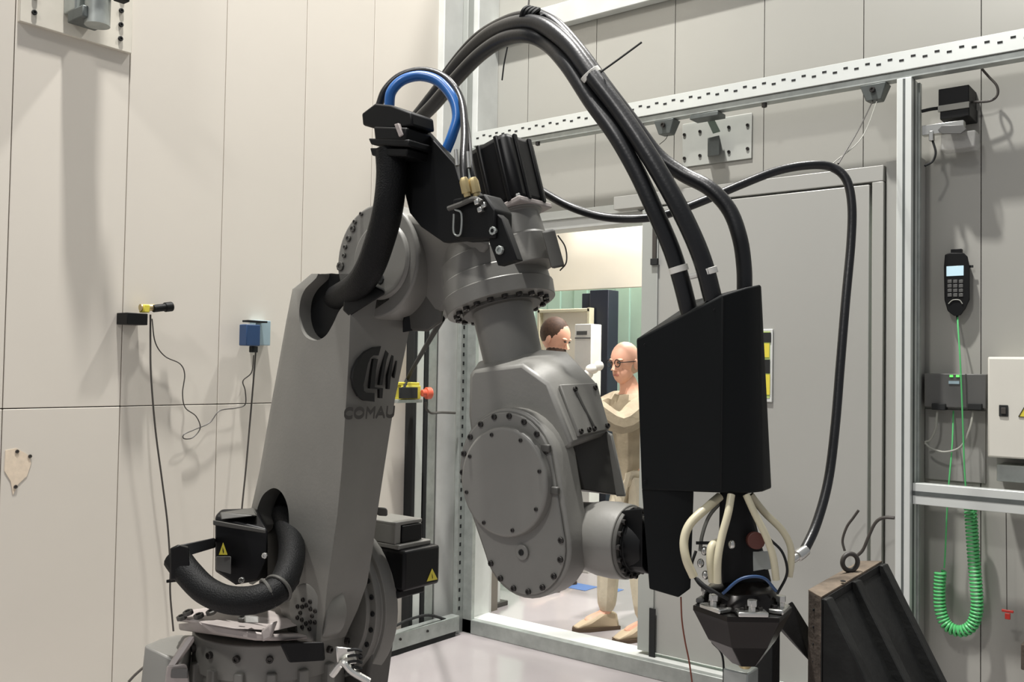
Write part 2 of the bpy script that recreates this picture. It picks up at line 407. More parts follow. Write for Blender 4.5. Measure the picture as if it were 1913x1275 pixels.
tag(MB().bb((tp.x-.03, tp.y-.06, .0005), (tp.x+.03, tp.y+.08, .003)).build('floor_tape', m_bluet, None, 0), 'small blue floor mark between the legs of the bald man', 'tape')
pb = thing('panel_stack', PY(905, 1130, .75), 'tall pale leaning panel just left inside the doorway', 'panel'); pb.location.z = 0
a, b = PY(893, 1100, .6), PY(928, 1100, .6)
MB().bb((a.x-.1, .6, 0), (b.x, .64, 1.9)).build('board', m_trim, pb, .004)
MB().bb((b.x-.12, .56, 0), (b.x+.02, .70, .03)).build('foot', m_cord, pb, .003)
def skin_bm(chains, sub=1):
    """grow one continuous surface over connected joints; chains = (points, edges, radii, root)"""
    out = bmesh.new()
    for pts, edges, rad, root in chains:
        me = bpy.data.meshes.new('sk'); me.from_pydata([tuple(p) for p in pts], edges, [])
        o = bpy.data.objects.new('sk', me); COL.objects.link(o)
        o.modifiers.new('s', 'SKIN').use_smooth_shade = True
        sd = o.modifiers.new('d', 'SUBSURF'); sd.levels = sub; sd.render_levels = sub
        for i, v in enumerate(me.skin_vertices[0].data):
            r = rad[i]; v.radius = r if isinstance(r, tuple) else (r, r); v.use_root = (i == root)
        bpy.context.view_layer.update()
        m2 = bpy.data.meshes.new_from_object(o.evaluated_get(bpy.context.evaluated_depsgraph_get()))
        out.from_mesh(m2); bpy.data.objects.remove(o); bpy.data.meshes.remove(m2)
    return out
def person(label, base, face, H, J, shirt, trousers, hairc, bald=False, glasses=False, look=None):
    """J: joints in person axes (forward, left, up) for a 1.75 m figure"""
    k = H/1.75; Fd = V(face).normalized(); Lf = V((0, 0, 1)).cross(Fd)
    def W(p): return V(base)+(Fd*p[0]+Lf*p[1]+V((0, 0, p[2])))*k
    root = thing('person', base, label, 'person')
    n = ['pel', 'bel', 'che', 'col', 'nec', 'hed', 'shL', 'elL', 'wrL', 'shR', 'elR', 'wrR', 'hiL', 'knL', 'anL', 'toL', 'hiR', 'knR', 'anR', 'toR']
    J = dict(J); J['hem'] = (J['pel'][0], 0, J['pel'][2]-.12)
    ed = [('pel','hem'),('pel','bel'),('bel','che'),('che','col'),('col','nec'),('nec','hed'),('che','shL'),('shL','elL'),('elL','wrL'),('che','shR'),('shR','elR'),('elR','wrR'),
          ('pel','hiL'),('hiL','knL'),('knL','anL'),('anL','toL'),('pel','hiR'),('hiR','knR'),('knR','anR'),('anR','toR')]
    R = dict(hem=.112, pel=.108, bel=.10, che=.135, col=.085, nec=.055, hed=.06, shL=.06, elL=.042, wrL=.028, shR=.06, elR=.042, wrR=.028,
             hiL=.088, knL=.058, anL=.038, toL=.032, hiR=.088, knR=.058, anR=.038, toR=.032)
    def grow(names, extra):
        idx = {a: i for i, a in enumerate(names)}
        return ([W(J[a]) for a in names], [(idx[a], idx[b]) for a, b in ed if a in idx and b in idx], [(R[a]+extra)*k for a in names], 0)
    chains = [grow(n, 0)]
    for s in 'LR':                                                   # hands : palm, four fingers, thumb
        w_ = V(J['wr'+s]); d = (w_-V(J['el'+s])).normalized(); side = V((0, 0, 1)).cross(d).normalized()
        if s == 'R': side = -side
        pal = w_+d*.08
        chains.append(([W(w_), W(w_+d*.04), W(pal)], [(0, 1), (1, 2)], [(.024*k, .022*k), (.036*k, .018*k), (.034*k, .016*k)], 0))
        for q, (off, ln) in enumerate(((-.03, .066), (-.010, .076), (.010, .072), (.028, .056))):
            a = pal+side*off-d*.012; b = a+d*(ln*.5)-V((0, 0, .01)); c = b+d*(ln*.4)-V((0, 0, .028))
            chains.append(([W(a), W(b), W(c)], [(0, 1), (1, 2)], [.0092*k, .0085*k, .007*k], 0))
        a = w_+d*.03-side*.025; b = a+d*.035-side*.03; c = b+d*.03-side*.006
        chains.append(([W(a), W(b), W(c)], [(0, 1), (1, 2)], [.012*k, .010*k, .008*k], 0))
    hc = V(J['hed']); lk = V(look or (1, 0, 0)).normalized(); ls = V((0, 0, 1)).cross(lk).normalized(); lu = lk.cross(ls)
    def HW(a, b, c): return W(hc+V((0, 0, .06))+lk*a+ls*b+lu*c)
    B = MB(); B.bm.free(); B.bm = skin_bm(chains)
    Rm = Matrix((Fd*lk.x+Lf*lk.y+V((0, 0, 1))*lk.z, Fd*ls.x+Lf*ls.y+V((0, 0, 1))*ls.z, Fd*lu.x+Lf*lu.y+V((0, 0, 1))*lu.z)).transposed()
    B.ball(HW(0, 0, .02), (.098*k, .078*k, .105*k), 20, Rm)          # cranium
    B.ball(HW(.028, 0, -.05), (.066*k, .058*k, .078*k), 16, Rm)      # jaw
    B.hull([HW(.085, -.006, .012), HW(.085, .006, .012), HW(.118, -.014, -.035), HW(.118, .014, -.035), HW(.124, 0, -.028), HW(.085, -.016, -.042), HW(.085, .016, -.042)])
    for s_ in (-1, 1):
        B.ball(HW(-.005, .078*s_, -.01), (.018*k, .008*k, .032*k), 10, Rm)
        B.ball(HW(.082, .03*s_, .024), (.018*k, .024*k, .009*k), 8, Rm)     # brow
    body = B.build('body', m_skin, root)
    for s_ in (-1, 1): MB().ball(HW(.092, .029*s_, .008), (.008*k, .013*k, .006*k), 10, Rm).build('eye', m_eye, body)
    MB().ball(HW(.092, 0, -.066), (.007*k, .024*k, .005*k), 10, Rm).build('mouth', mat_lip, body)
    if bald:
        MB().ball(HW(-.02, 0, -.015), (.085*k, .083*k, .06*k), 16, Rm).build('hair_fringe', hairc, root)
    else:
        MB().ball(HW(-.018, 0, .038), (.098*k, .085*k, .104*k), 20, Rm).build('hair', hairc, root)
        MB().ball(HW(.038, 0, -.075), (.070*k, .064*k, .058*k), 14, Rm).build('beard', hairc, root)
    if glasses:
        g = MB()
        for s_ in (-1, 1):
            g.torus(HW(.106, .032*s_, .006), Rm @ V((1, 0, 0)), .022*k, .003*k, 14, 5)
            g.tube([HW(.106, .054*s_, .01), HW(.0, .082*s_, .008)], .0025*k, 5, 0)
        g.build('glasses', m_hole, root)
    def cloth(nm, names, ex, m, tops=None):
        b = MB(); b.bm.free(); b.bm = skin_bm([grow(names, ex)]); return b.build(nm, m, root)
    cloth('shirt', ['che', 'col', 'bel', 'pel', 'hem', 'shL', 'elL', 'shR', 'elR'] if shirt[1] else ['che', 'col', 'bel', 'pel', 'hem', 'shL', 'elL', 'wrL', 'shR', 'elR', 'wrR'], .034, shirt[0])
    cloth('trousers', ['pel', 'hiL', 'knL', 'anL', 'hiR', 'knR', 'anR'], .020, trousers)
    for s in 'LR':
        a = V(J['an'+s]); t = V(J['to'+s]); d = (t-a); d.z = 0; d.normalize(); sd = V((0, 0, 1)).cross(d)
        a0 = V((a.x, a.y, 0)); 
        sh = MB().hull([W(a0+d*u+sd*v+V((0, 0, z))) for u, v, z in ((-.075, -.035, .02), (-.075, .035, .02), (-.06, -.03, .10), (-.06, .03, .10), (.04, -.035, .10), (.04, .035, .10), (.13, -.05, .055), (.13, .05, .055), (.20, -.035, .02), (.20, .035, .02), (.215, 0, .03))]).build('shoe', m_shoe, root, .012)
        MB().hull([W(a0+d*u+sd*v+V((0, 0, z))) for z in (.001, .022) for u, v in ((-.08, -.036), (-.08, .036), (.13, -.054), (.13, .054), (.20, -.038), (.20, .038), (.22, 0))]).build('sole', m_sole, sh)
    return root
mat_lip = mat('lips', (176, 110, 98), .5)
J2_ = dict(pel=(-.02,0,.93), bel=(0,0,1.08), che=(.03,0,1.30), col=(.045,0,1.405), nec=(.06,0,1.47), hed=(.085,0,1.55),
  shL=(.04,.19,1.37), elL=(.22,.20,1.24), wrL=(.46,.12,1.42), shR=(.04,-.19,1.37), elR=(.24,-.22,1.26), wrR=(.50,-.08,1.45),
  hiL=(-.01,.09,.88), knL=(.05,.11,.49), anL=(.0,.12,.09), toL=(.14,.13,.045), hiR=(-.01,-.09,.88), knR=(.12,-.11,.49), anR=(.12,-.14,.09), toR=(.26,-.15,.045))
b2 = PZ(1186, 1184, 0)
person('bald man in glasses and khaki jacket reaching forward beside the sliding door', (b2.x, b2.y, 0), -r0*.9-f0*.35, 1.80, J2_, (m_khaki, False), m_beige, m_hair if False else mat('grey_hair', (176, 150, 130), .7), True, True, (1, .35, -.12))
J1_ = dict(J2_); J1_.update(anR=(0,-.10,.09), toR=(.13,-.11,.045), knR=(.04,-.1,.49), shR=(.04,-.19,1.37), shL=(.04,.19,1.37), hed=(.10,0,1.54), elL=(.10,.25,1.12), wrL=(.30,.22,1.02), elR=(.10,-.25,1.12), wrR=(.30,-.2,1.02))
b1 = PD(1004, 1100, 7.0); b1.z = 0
person('brown-haired bearded man in dark shirt, head bowed, behind the robot wrist', b1, r0*.8-f0*.45, 2.01, J1_, (m_dshirt, True), m_dkblue, m_hair, False, False, (1, 0, -.35))
gv = PD(1106, 690, b2.dot(FW)-C.dot(FW)-.12)
gl = tag(MB().ball(gv, (.04, .04, .03), 12).ball(gv+V((.035, .02, .02)), (.03, .03, .03), 12).ball(gv+V((-.02, -.01, -.03)), (.03, .03, .03), 12).build('cleaning_cloth', m_white), 'crumpled white cloth held up in front of the bald man', 'cloth')

rb = thing('industrial_robot', PD(510, 1400, 3.45), 'large grey six-axis robot arm with black motors and dress pack', 'robot'); rb.location.z = 0
def part(mb, name, m, par=None, bev=.004, **k): return mb.build(name, m, par or rb, bev, **k)
# --- base
bcn = PD(508, 1230, 3.5); bx, by = bcn.x, bcn.y
zt = PD(508, 1196, 3.3).z
base = part(MB().rev((bx, by, 0), (bx, by, zt), [(0, .42), (.08, .42), (.081, .30), (.62, .27), (.80, .27), (.801, .285), (1, .285)], 40), 'base', m_rob)
for k in range(16):
    a = k*math.pi/8+.1; bolt(base, (bx+.2855*math.cos(a), by+.2855*math.sin(a), zt-.045), (math.cos(a), math.sin(a), 0), .013, .014)
for k in range(10):
    a = math.pi*(.95+k*.12); c = V((bx+.28*math.cos(a), by+.28*math.sin(a), zt-.15))
    part(MB().box(c, (.05, .035, .12), Matrix.Rotation(a, 3, 'Z')), 'rib', m_rob, base, .006)
def hu(pts, name, m, par=None, bev=.006): return part(MB().hull(PDs(pts)), name, m, par, bev)
blk = hu([(271,1207,3.2),(300,1195,3.3),(331,1187,3.45),(362,1187,3.4),(340,1240,3.15),(300,1330,3.1),(258,1330,3.15),(345,1330,3.4),(275,1207,3.3)], 'connector_block', m_rob)
hu([(355,1188,3.12),(364,1188,3.12),(364,1198,3.12),(325,1246,3.06),(312,1246,3.06),(345,1192,3.14),(330,1246,3.12)], 'connector_rib', m_robl, blk)
hu([(312,1244,3.06),(350,1240,3.06),(356,1300,3.08),(305,1300,3.08),(312,1244,3.14),(356,1300,3.14)], 'connector_frame', m_robl, blk)
hu([(320,1251,3.05),(352,1249,3.05),(350,1268,3.055),(318,1268,3.055),(320,1251,3.062),(352,1268,3.065)], 'connector_socket', m_gbox, blk, .002)
# bright cable clamp and dark recess on base
hu([(522,1202,3.1),(605,1200,3.1),(608,1236,3.1),(540,1240,3.1),(522,1202,3.2),(605,1200,3.2)], 'dark_cover', m_black)
cl = hu([(626,1208,3.1),(662,1212,3.1),(668,1240,3.1),(630,1246,3.1),(626,1208,3.2),(662,1240,3.2)], 'cable_clamp', m_bright)
for k in range(5): part(MB().tube(PDs([(650, 1216+k*11, 3.07), (664, 1214+k*11, 3.06), (676, 1217+k*11, 3.07)]), .005, 6), 'clamp_pin', m_hole, cl, 0)
part(MB().tube(PDs([(620,1262,3.08),(640,1240,3.07),(658,1256,3.06),(690,1275,3.05)]), .012, 8), 'clamp_strap', m_bright, cl, 0)
# --- turret (bright light painted into its colour)
hu([(330,1150,3.25),(352,1141,3.5),(402,1134,3.5),(480,1142,3.5),(520,1168,3.2),(512,1180,3.12),(440,1176,3.1),(385,1166,3.12),(330,1162,3.25),(600,1160,3.4),(560,1130,3.6)], 'turret_plate', m_robl, None, .01)
hu([(332,1166,3.3),(372,1162,3.15),(420,1172,3.12),(505,1186,3.1),(506,1198,3.1),(480,1198,3.1),(400,1184,3.13),(334,1178,3.3),(620,1190,3.3),(600,1196,3.6),(400,1170,3.6)], 'turret_ring', m_robl, None, .008)
for u, v in ((352, 1148), (372, 1154), (395, 1147), (455, 1158), (340, 1157)):
    p = PD(u, v, 3.2); bolt(rb, p, (0, -.3, 1), .018, .012, 'bolt', m_robd)
hu([(455,1150,3.08),(485,1152,3.08),(487,1166,3.06),(455,1165,3.06),(470,1150,3.15)], 'turret_lug', m_rob)
hu([(505,1165,3.06),(520,1160,3.08),(508,1192,3.05),(490,1200,3.05),(488,1180,3.06),(505,1165,3.15),(490,1200,3.15)], 'turret_lug', m_robl)
# --- J2 gear housing and motor
gy = -1.95; gc = PY(636, 1118, gy+.09)
gh = part(MB().rev((gc.x, gy, gc.z), (gc.x, gy+.09, gc.z), [(0, .245), (.1, .25), (.12, .285), (.4, .29), (.42, .308), (1, .318)], 56), 'gear_housing', m_rob, None, .003)
for k in range(28):
    a = k*math.pi/14; bolt(gh, (gc.x+.267*math.cos(a), gy+.012, gc.z+.267*math.sin(a)), YN, .010, .008, 'bolt', m_hole)
part(MB().hull([(gc.x-.15, gy+.03, gc.z), (gc.x+.27, gy+.03, gc.z), (gc.x+.2, gy+.03, .25), (gc.x-.2, gy+.03, .25), (gc.x-.15, gy+.14, gc.z), (gc.x+.27, gy+.14, gc.z), (gc.x+.2, gy+.14, .25), (gc.x-.2, gy+.14, .25)]), 'gear_support', m_robd, None, .02)
mx = PY(757, 1065, gy+.09).x
y1 = PX(822, 1055, mx).y; y0 = gy+.085
za, zb2 = PX(760, 1106, mx).z, PX(760, 1030, mx).z
mot = part(MB().bb((mx-.22, y0, za), (mx, y1, zb2)), 'shoulder_motor', m_blackm, None, .012)
part(MB().bb((mx-.24, y0, zb2), (mx-.03, y1-.02, zb2+.018)).bb((mx-.22, y0, zb2+.018), (mx-.05, y0+.03, zb2+.09)).bb((mx-.22, y0, zb2+.085), (mx-.05, y1-.05, zb2+.1)), 'motor_cover', m_rob, mot, .004)
part(MB().bb((mx-.2, y0+.032, zb2+.02), (mx-.045, y1-.055, zb2+.083)), 'motor_fins', m_blackm, mot, .004)
part(MB().bb((mx-.2, y0, za-.03), (mx-.03, y1-.05, za)), 'motor_foot', m_black, mot, .006)
def tri(par, P, m=m_yel):
    a, b, c = P; n = (b-a).cross(c-a).normalized()
    if n.dot(C-a) < 0: n = -n
    t = part(MB().prism([a+n*.0004, b+n*.0004, c+n*.0004], n*.0012), 'warning_triangle', m, par, 0, smooth=False)
    ctr = (a+b+c)/3; up_ = ((a-ctr)).normalized(); s_ = n.cross(up_)
    part(MB().prism([ctr+up_*q*.012+s_*w_*.004+n*.0017 for q, w_ in ((1.1, .6), (.2, -.5), (.2, .5), (-.9, -.1), (-.2, -.9), (-.1, .1))], n*.0003), 'flash_symbol', m_hole, t, 0, smooth=False)
mxp = mx+.0005
tri(mot, [PX(807, 1063, mxp), PX(797, 1087, mxp), PX(817, 1083, mxp)])
hu([(703,948,3.45),(724,949,3.45),(724,965,3.45),(703,964,3.45),(703,948,3.5),(724,965,3.5)], 'stop_block', m_robd)
# --- lower arm: lofted rounded casting with two pockets
RW = [((588,514),(665,512),(788,505)), ((553,541),(656,541),(783,549)), ((541,600),(654,600),(768,600)), ((531,655),(652,655),(757,655)),
      ((514,745),(647,745),(738,745)), ((490,880),(638,880),(717,880)), ((474,950),(630,965),(704,965)), ((484,1010),(622,1020),(697,1020)),
      ((510,1085),(612,1090),(686,1090)), ((535,1145),(606,1150),(668,1140)), ((555,1192),(598,1200),(645,1190))]
def ys_(t): return t
rows = []
for i, (l, m_, r) in enumerate(RW):
    L_ = PY(l[0], l[1], -2.14); Md = PY(m_[0], m_[1], -2.235); R_ = PY(r[0], r[1], -2.0)-V((0, .045, 0))
    t = Md-L_; row = [L_+V((0, .17, 0)), L_+V((-.0, .02, 0)), L_+t*.04+V((.0, -.025, 0)), L_+t*.14+V((0, -.04, 0)), L_+t*.45+V((0, -.03, 0)), L_+t*.85+V((0, -.004, 0)), Md]
    t2_ = R_-Md; row += [Md+t2_*.12+V((0, -.006, 0)), Md+t2_*.5, Md+t2_*.88, R_+V((0, .015, 0)), R_+V((0, .045, 0))]
    rows.append(row)
def smo(pts):
    n = len(pts); out = []
    for i in range(n):
        p0, p1, p2, p3 = [V((*pts[(i+k) % n], 0)) for k in (-1, 0, 1, 2)]
        for t in (0, .25, .5, .75): q = .5*((2*p1)+(p2-p0)*t+(2*p0-5*p1+4*p2-p3)*t*t+(3*p1-p0-3*p2+p3)*t**3); out.append((q.x, q.y))
    return out
cut1 = ext(smo([(612,500),(597,520),(577,540),(566,563),(565,598),(576,626),(598,637),(620,629),(636,606),(650,580),(675,562),(722,541),(724,520),(720,498)]), -2.19, .16)
for v in cut1.bm.verts:
    if v.co.y < -2.1: v.co.y -= .25
cut2 = ext(smo([(489,990),(490,955),(500,928),(514,915),(528,911),(543,919),(554,938),(559,970),(559,1045),(566,1066),(580,1082),(560,1100),(500,1110),(470,1060),(468,1010)]), -2.17, .16)
for v in cut2.bm.verts:
    if v.co.y < -2.1: v.co.y -= .25
arm = part(MB().loft(rows), 'lower_arm', m_rob, None, .0, cut=[cut1, cut2])
part(ext([(562,545),(600,512),(724,512),(727,560),(640,620),(600,645),(560,610)], -2.15, .04), 'pocket_shade', m_black, arm, 0)  # black sheets in both pockets: shade of the interior put in as colour
part(ext([(488,950),(505,905),(530,900),(560,930),(565,1050),(575,1078),(545,1100),(495,1085)], -2.12, .03), 'pocket_shade', m_black, arm, 0)
part(MB().tube(PYs([(487,955),(508,985),(514,1020),(502,1060),(470,1085)], -2.1), .018, 8), 'pocket_lip', m_rob, arm, 0)
# arm foot with bolt circle
fc = PY(596, 1140, -2.17)
foot = part(MB().rev((fc.x, -2.225, fc.z), (fc.x, -2.13, fc.z), [(0, .085), (.05, .10), (1, .10)], 36), 'arm_foot', m_rob, None, .004)
for k in range(16):
    a = k*math.pi/8; bolt(foot, (fc.x+.05*math.cos(a)*(1 if k % 2 else .62), -2.225, fc.z-.005+.05*math.sin(a)*(1 if k % 2 else .62)), YN, .008, .006)
# printed emblem and word on the right-hand flank
A_ = PY(650, 700, -2.241); B_ = PY(748, 700, -2.0)-V((0, .045, 0)); D_ = PY(640, 850, -2.241)
pn = (B_-A_).cross(D_-A_).normalized()
if pn.dot(C-A_) < 0: pn = -pn
A_ = A_+pn*.010
def PP(px, py): d = ray(px, py); return C+d*((A_-C).dot(pn)/d.dot(pn))
def Q(u, v): return PP(600+u/5.31, 560+v/5.31)
def logo(*polys):
    b = MB()
    for P in polys: b.prism([Q(*p) for p in P], -pn*.012)
    return b
part(logo([(595,465),(520,475),(440,520),(370,600),(325,690),(312,780),(330,880),(370,960),(430,1005),(530,1015),(530,930),(450,925),(425,905),(420,850),(440,760),(465,640),(490,580),(520,555),(570,555)],
 [(520,590),(565,590),(545,700),(532,870),(615,880),(608,980),(580,980),(580,890),(485,885),(500,740)],
 [(642,470),(676,470),(668,545),(650,600),(628,720),(608,850),(578,850),(600,720),(622,590),(630,550)],
 [(702,510),(722,510),(716,600),(700,700),(688,800),(680,890),(660,890),(664,760),(684,640),(694,570)],
 [(742,610),(754,610),(744,700),(730,780),(722,760),(734,680)]), 'emblem', m_logo, arm, 0, smooth=False)
cu = bpy.data.curves.new('t', 'FONT'); cu.body = 'COMAU'; cu.extrude = 0; to = bpy.data.objects.new('t', cu); COL.objects.link(to)
bpy.context.view_layer.update(); tm = bpy.data.meshes.new_from_object(to.evaluated_get(bpy.context.evaluated_depsgraph_get()))
X0 = min(v.co.x for v in tm.vertices); X1 = max(v.co.x for v in tm.vertices); H1 = max(v.co.y for v in tm.vertices)
tb = bmesh.new(); tb.from_mesh(tm); bpy.data.objects.remove(to)
for v in tb.verts:
    u = (v.co.x-X0)/(X1-X0); h_ = v.co.y/H1; v.co = PP(642+u*94-h_*-2, 780-u*3-h_*19)
fr_ = bmesh.ops.solidify(tb, geom=tb.faces[:], thickness=.008)
mb = MB(); mb.bm.free(); mb.bm = tb; part(mb, 'lettering', m_print, arm, 0, smooth=False)
# --- J3 hub
hy = -2.15; hc_ = PY(702, 488, hy)
hub = part(MB().rev((hc_.x, hy, hc_.z), (hc_.x, hy+.28, hc_.z), [(0, .190), (.02, .196), (.1, .198), (1, .198)], 56), 'elbow_hub', m_rob, None, .003)
part(MB().rev((hc_.x+.03, hy-.012, hc_.z-.0), (hc_.x+.03, hy, hc_.z), [(0, .125), (1, .135)], 48), 'hub_cover', m_rob, hub, .003)
for u, v, r_ in ((660,428,.014),(652,446,.014),(646,462,.010),(637,498,.02),(664,415,.01),(644,478,.01),(676,400,.009)):
    bolt(hub, PY(u, v, hy), YN, r_*.85, .008, 'bolt', m_robd)
bolt(hub, PY(711, 522, hy-.012), YN, .017, .004, 'plug', m_hole)
# --- forearm casting around J4 axis
tl = math.radians(17); ax = V((math.sin(tl), 0, -math.cos(tl)))
P4 = PY(937, 574, -2.0)
fa = part(MB().rev(P4-ax*.30, P4, [(0, .10), (.12, .125), (.3, .148), (.45, .158), (.452, .163), (.66, .167), (.662, .172), (.83, .176), (.832, .182), (1, .178)], 56), 'forearm_housing', m_rob, None, .002)
e1 = ax.orthogonal().normalized(); e2 = ax.cross(e1)
for k in range(20):
    a = k*math.pi/10; bolt(fa, P4+(e1*math.cos(a)+e2*math.sin(a))*.148, ax, .0105, .012)
part(MB().rev(P4-ax*.02, P4+ax*.012, [(0, .13), (1, .128)], 48), 'seal_ring', m_robd, fa, .002)
part(MB().rev(P4, P4+ax*.24, [(0, .102), (.1, .098), (1, .094)], 44), 'forearm_tube', m_rob, None, 0)
hu([(735,395,3.15),(765,404,3.15),(800,442,3.08),(880,430,2.9),(925,450,2.85),(790,560,3.2),(828,590,3.1),(755,600,3.3),(740,430,3.4),(850,470,3.2),(900,450,3.1),(880,520,2.95)], 'elbow_casting', m_rob, None, .025)
hu([(758,520,3.2),(785,470,3.15),(830,560,3.1),(826,604,3.12),(800,622,3.15),(768,620,3.2),(752,610,3.25),(770,600,3.5),(830,570,3.4)], 'elbow_motor_mount', m_robd, None, .012)
hu([(752,600,3.2),(768,545,3.2),(778,560,3.2),(776,618,3.2),(752,622,3.2),(770,600,3.4)], 'elbow_gap_cover', m_black, None, .004)
# wrist drive motor on top, offset
Pm = PY(964, 398, -2.0); uM = ax.cross(V((0, 1, 0))).normalized()
RM = Matrix((uM, V((0, 1, 0)), ax)).transposed()
part(MB().rev(Pm-ax*.01, Pm+ax*.19, [(0, .083), (.1, .083), (.12, .072), (.5, .078), (.52, .085), (1, .088)], 40), 'motor_adapter', m_rob, None, .003)
m4 = part(MB().box(Pm-ax*.12, (.165, .16, .235), RM), 'wrist_motor', m_blackm, None, .022)
for s_ in (-.03, .045):
    part(MB().box(Pm-ax*.12+V((0, -.081, 0))+uM*s_, (.016, .012, .225), RM), 'fin', m_blackm, m4, .004)
    part(MB().box(Pm-ax*.12+uM*.083+V((0, s_, 0)), (.012, .016, .225), RM), 'fin', m_blackm, m4, .004)
part(MB().box(Pm-ax*.004, (.17, .17, .018), RM), 'motor_flange', m_robl, m4, .004)
for s_ in (-1, 1): bolt(m4, Pm-ax*.014+uM*.07*s_+V((0, -.07, 0)), -ax, .009, .01, 'bolt', m_bright)
hu([(1012,432,2.82),(1036,428,2.82),(1055,498,2.8),(1030,503,2.8),(1012,432,2.9),(1036,428,2.95),(1055,498,2.9)], 'side_cover', m_robd, None, .006)
part(MB().tube(PDs([(1042,440,2.84),(1056,462,2.84),(1058,490,2.84),(1046,506,2.84)]), .0022, 6), 'pipe_loop', m_cord, None, 0)
# --- dress pack bracket
br = part(ext([(758,205),(850,307),(858,335),(905,372),(938,410),(966,486),(930,496),(914,452),(885,447),(828,453),(786,424),(765,398),(748,330),(746,262)], -2.27, .03), 'bracket', m_black, None, .003)
part(ext([(912,385),(938,408),(966,486),(930,497),(914,455)], -2.30, .03), 'bracket_foot', m_black, br, .003)
for u, v in ((923, 432), (935, 468)): bolt(br, PY(u, v, -2.302), YN, .013, .009, 'bolt', m_galv)
part(ext([(845,372),(905,362),(925,392),(925,445),(850,448)], -2.31, .08), 'valve_block', m_black, br, .006)
part(MB().tube(PYs([(848,400),(848,435),(860,437),(862,400),(850,392)], -2.32), .003, 6), 'wire_loop', m_galv, br, 0)
part(MB().tube(PYs([(838,390),(860,382),(885,372),(900,378)], -2.32), .008, 8), 'elbow_fitting', m_red if False else m_robd, br, 0)
clp = part(ext([(675,212),(700,193),(730,196),(768,210),(770,234),(745,240),(700,240),(677,234)], -2.36, .10), 'clamp_collar', m_black, None, .006)
part(ext([(697,236),(760,238),(757,262),(700,262)], -2.37, .11), 'clamp_body', m_black, clp, .006)
part(ext([(687,258),(764,260),(764,274),(692,270)], -2.37, .11), 'clamp_collar_lower', m_black, clp, .005)
part(ext([(690,276),(762,277),(758,292),(694,291)], -2.36, .10), 'clamp_collar_lower', m_black, clp, .005)
part(ext([(736,232),(744,230),(752,252),(745,256)], -2.375, .01), 'clamp_strap', m_robl, clp, .002)
cd = [(729,280,-2.32),(731,330,-2.32),(724,395,-2.32),(708,455,-2.30),(690,503,-2.28),(668,534,-2.24),(640,552,-2.16),(612,566,-2.02)]
cp_ = [PY(a, b, c) for a, b, c in cd]
part(MB().tube(cp_, .047, 16), 'conduit', m_sleeve, None, 0)
part(MB().hull(PYs([(644,536),(684,528),(716,542),(720,549),(690,556),(668,572),(652,592),(640,580)], -2.235)+PYs([(644,540),(720,540),(660,585)], -2.12)), 'pocket_cover', m_black, None, .006)
# lower conduit loop, base motor
ld = [(330,1043,3.12),(352,1072,3.08),(385,1104,3.04),(430,1122,3.0),(480,1120,2.98),(520,1100,3.02),(541,1060,3.12),(545,1020,3.25),(538,985,3.4),(530,960,3.5)]
lp = PDs(ld)
lc = part(MB().tube(lp, .045, 16), 'conduit_loop', m_sleeve, None, 0)
for k in (5,):
    part(MB().torus(lp[5], lp[6]-lp[4], .047, .006, 24), 'conduit_ring', m_robd, lc, 0)
    part(MB().torus(lp[5]+(lp[4]-lp[5])*.5, lp[5]-lp[4], .047, .006, 24), 'conduit_ring', m_robd, lc, 0)
hu([(318,1025,3.05),(332,1018,3.05),(352,1024,3.05),(356,1078,3.05),(318,1086,3.05),(318,1025,3.18),(352,1020,3.18),(356,1078,3.18),(318,1086,3.18)], 'conduit_clamp', m_black)
hu([(330,1020,3.12),(402,1005,3.2),(404,1024,3.2),(350,1040,3.12),(330,1020,3.2),(402,1005,3.3)], 'clamp_arm', m_black)
hu([(310,1084,3.1),(345,1078,3.1),(345,1086,3.1),(310,1090,3.1),(345,1086,3.14)], 'clamp_foot', m_black, None, .002)
bm_ = hu([(402,965,3.25),(414,952,3.3),(480,955,3.35),(500,990,3.2),(500,1040,3.2),(480,1086,3.2),(440,1094,3.2),(402,1068,3.25),(402,965,3.45),(480,950,3.55),(500,1080,3.5),(402,1068,3.45)], 'base_motor', m_blackm, None, .008)
hu([(411,958,3.24),(473,949,3.4),(481,964,3.22),(413,972,3.22),(411,958,3.45),(480,955,3.45)], 'motor_lid', m_robd, bm_, .004)
hu([(398,972,3.22),(496,990,3.16),(498,998,3.16),(398,982,3.22),(398,972,3.3)], 'motor_rim', m_robd, bm_, .003)
tri(bm_, PDs([(417,1014,3.17),(409,1037,3.17),(425,1037,3.17)]))
hu([(404,1040,3.2),(432,1040,3.18),(432,1074,3.18),(404,1066,3.2),(404,1040,3.25)], 'motor_label_plate', m_gbox, bm_, .002)
for u, v in ((495, 1038), (452, 1084)): bolt(bm_, PD(u, v, 3.14), -FW, .010, .01, 'bolt', m_bright)
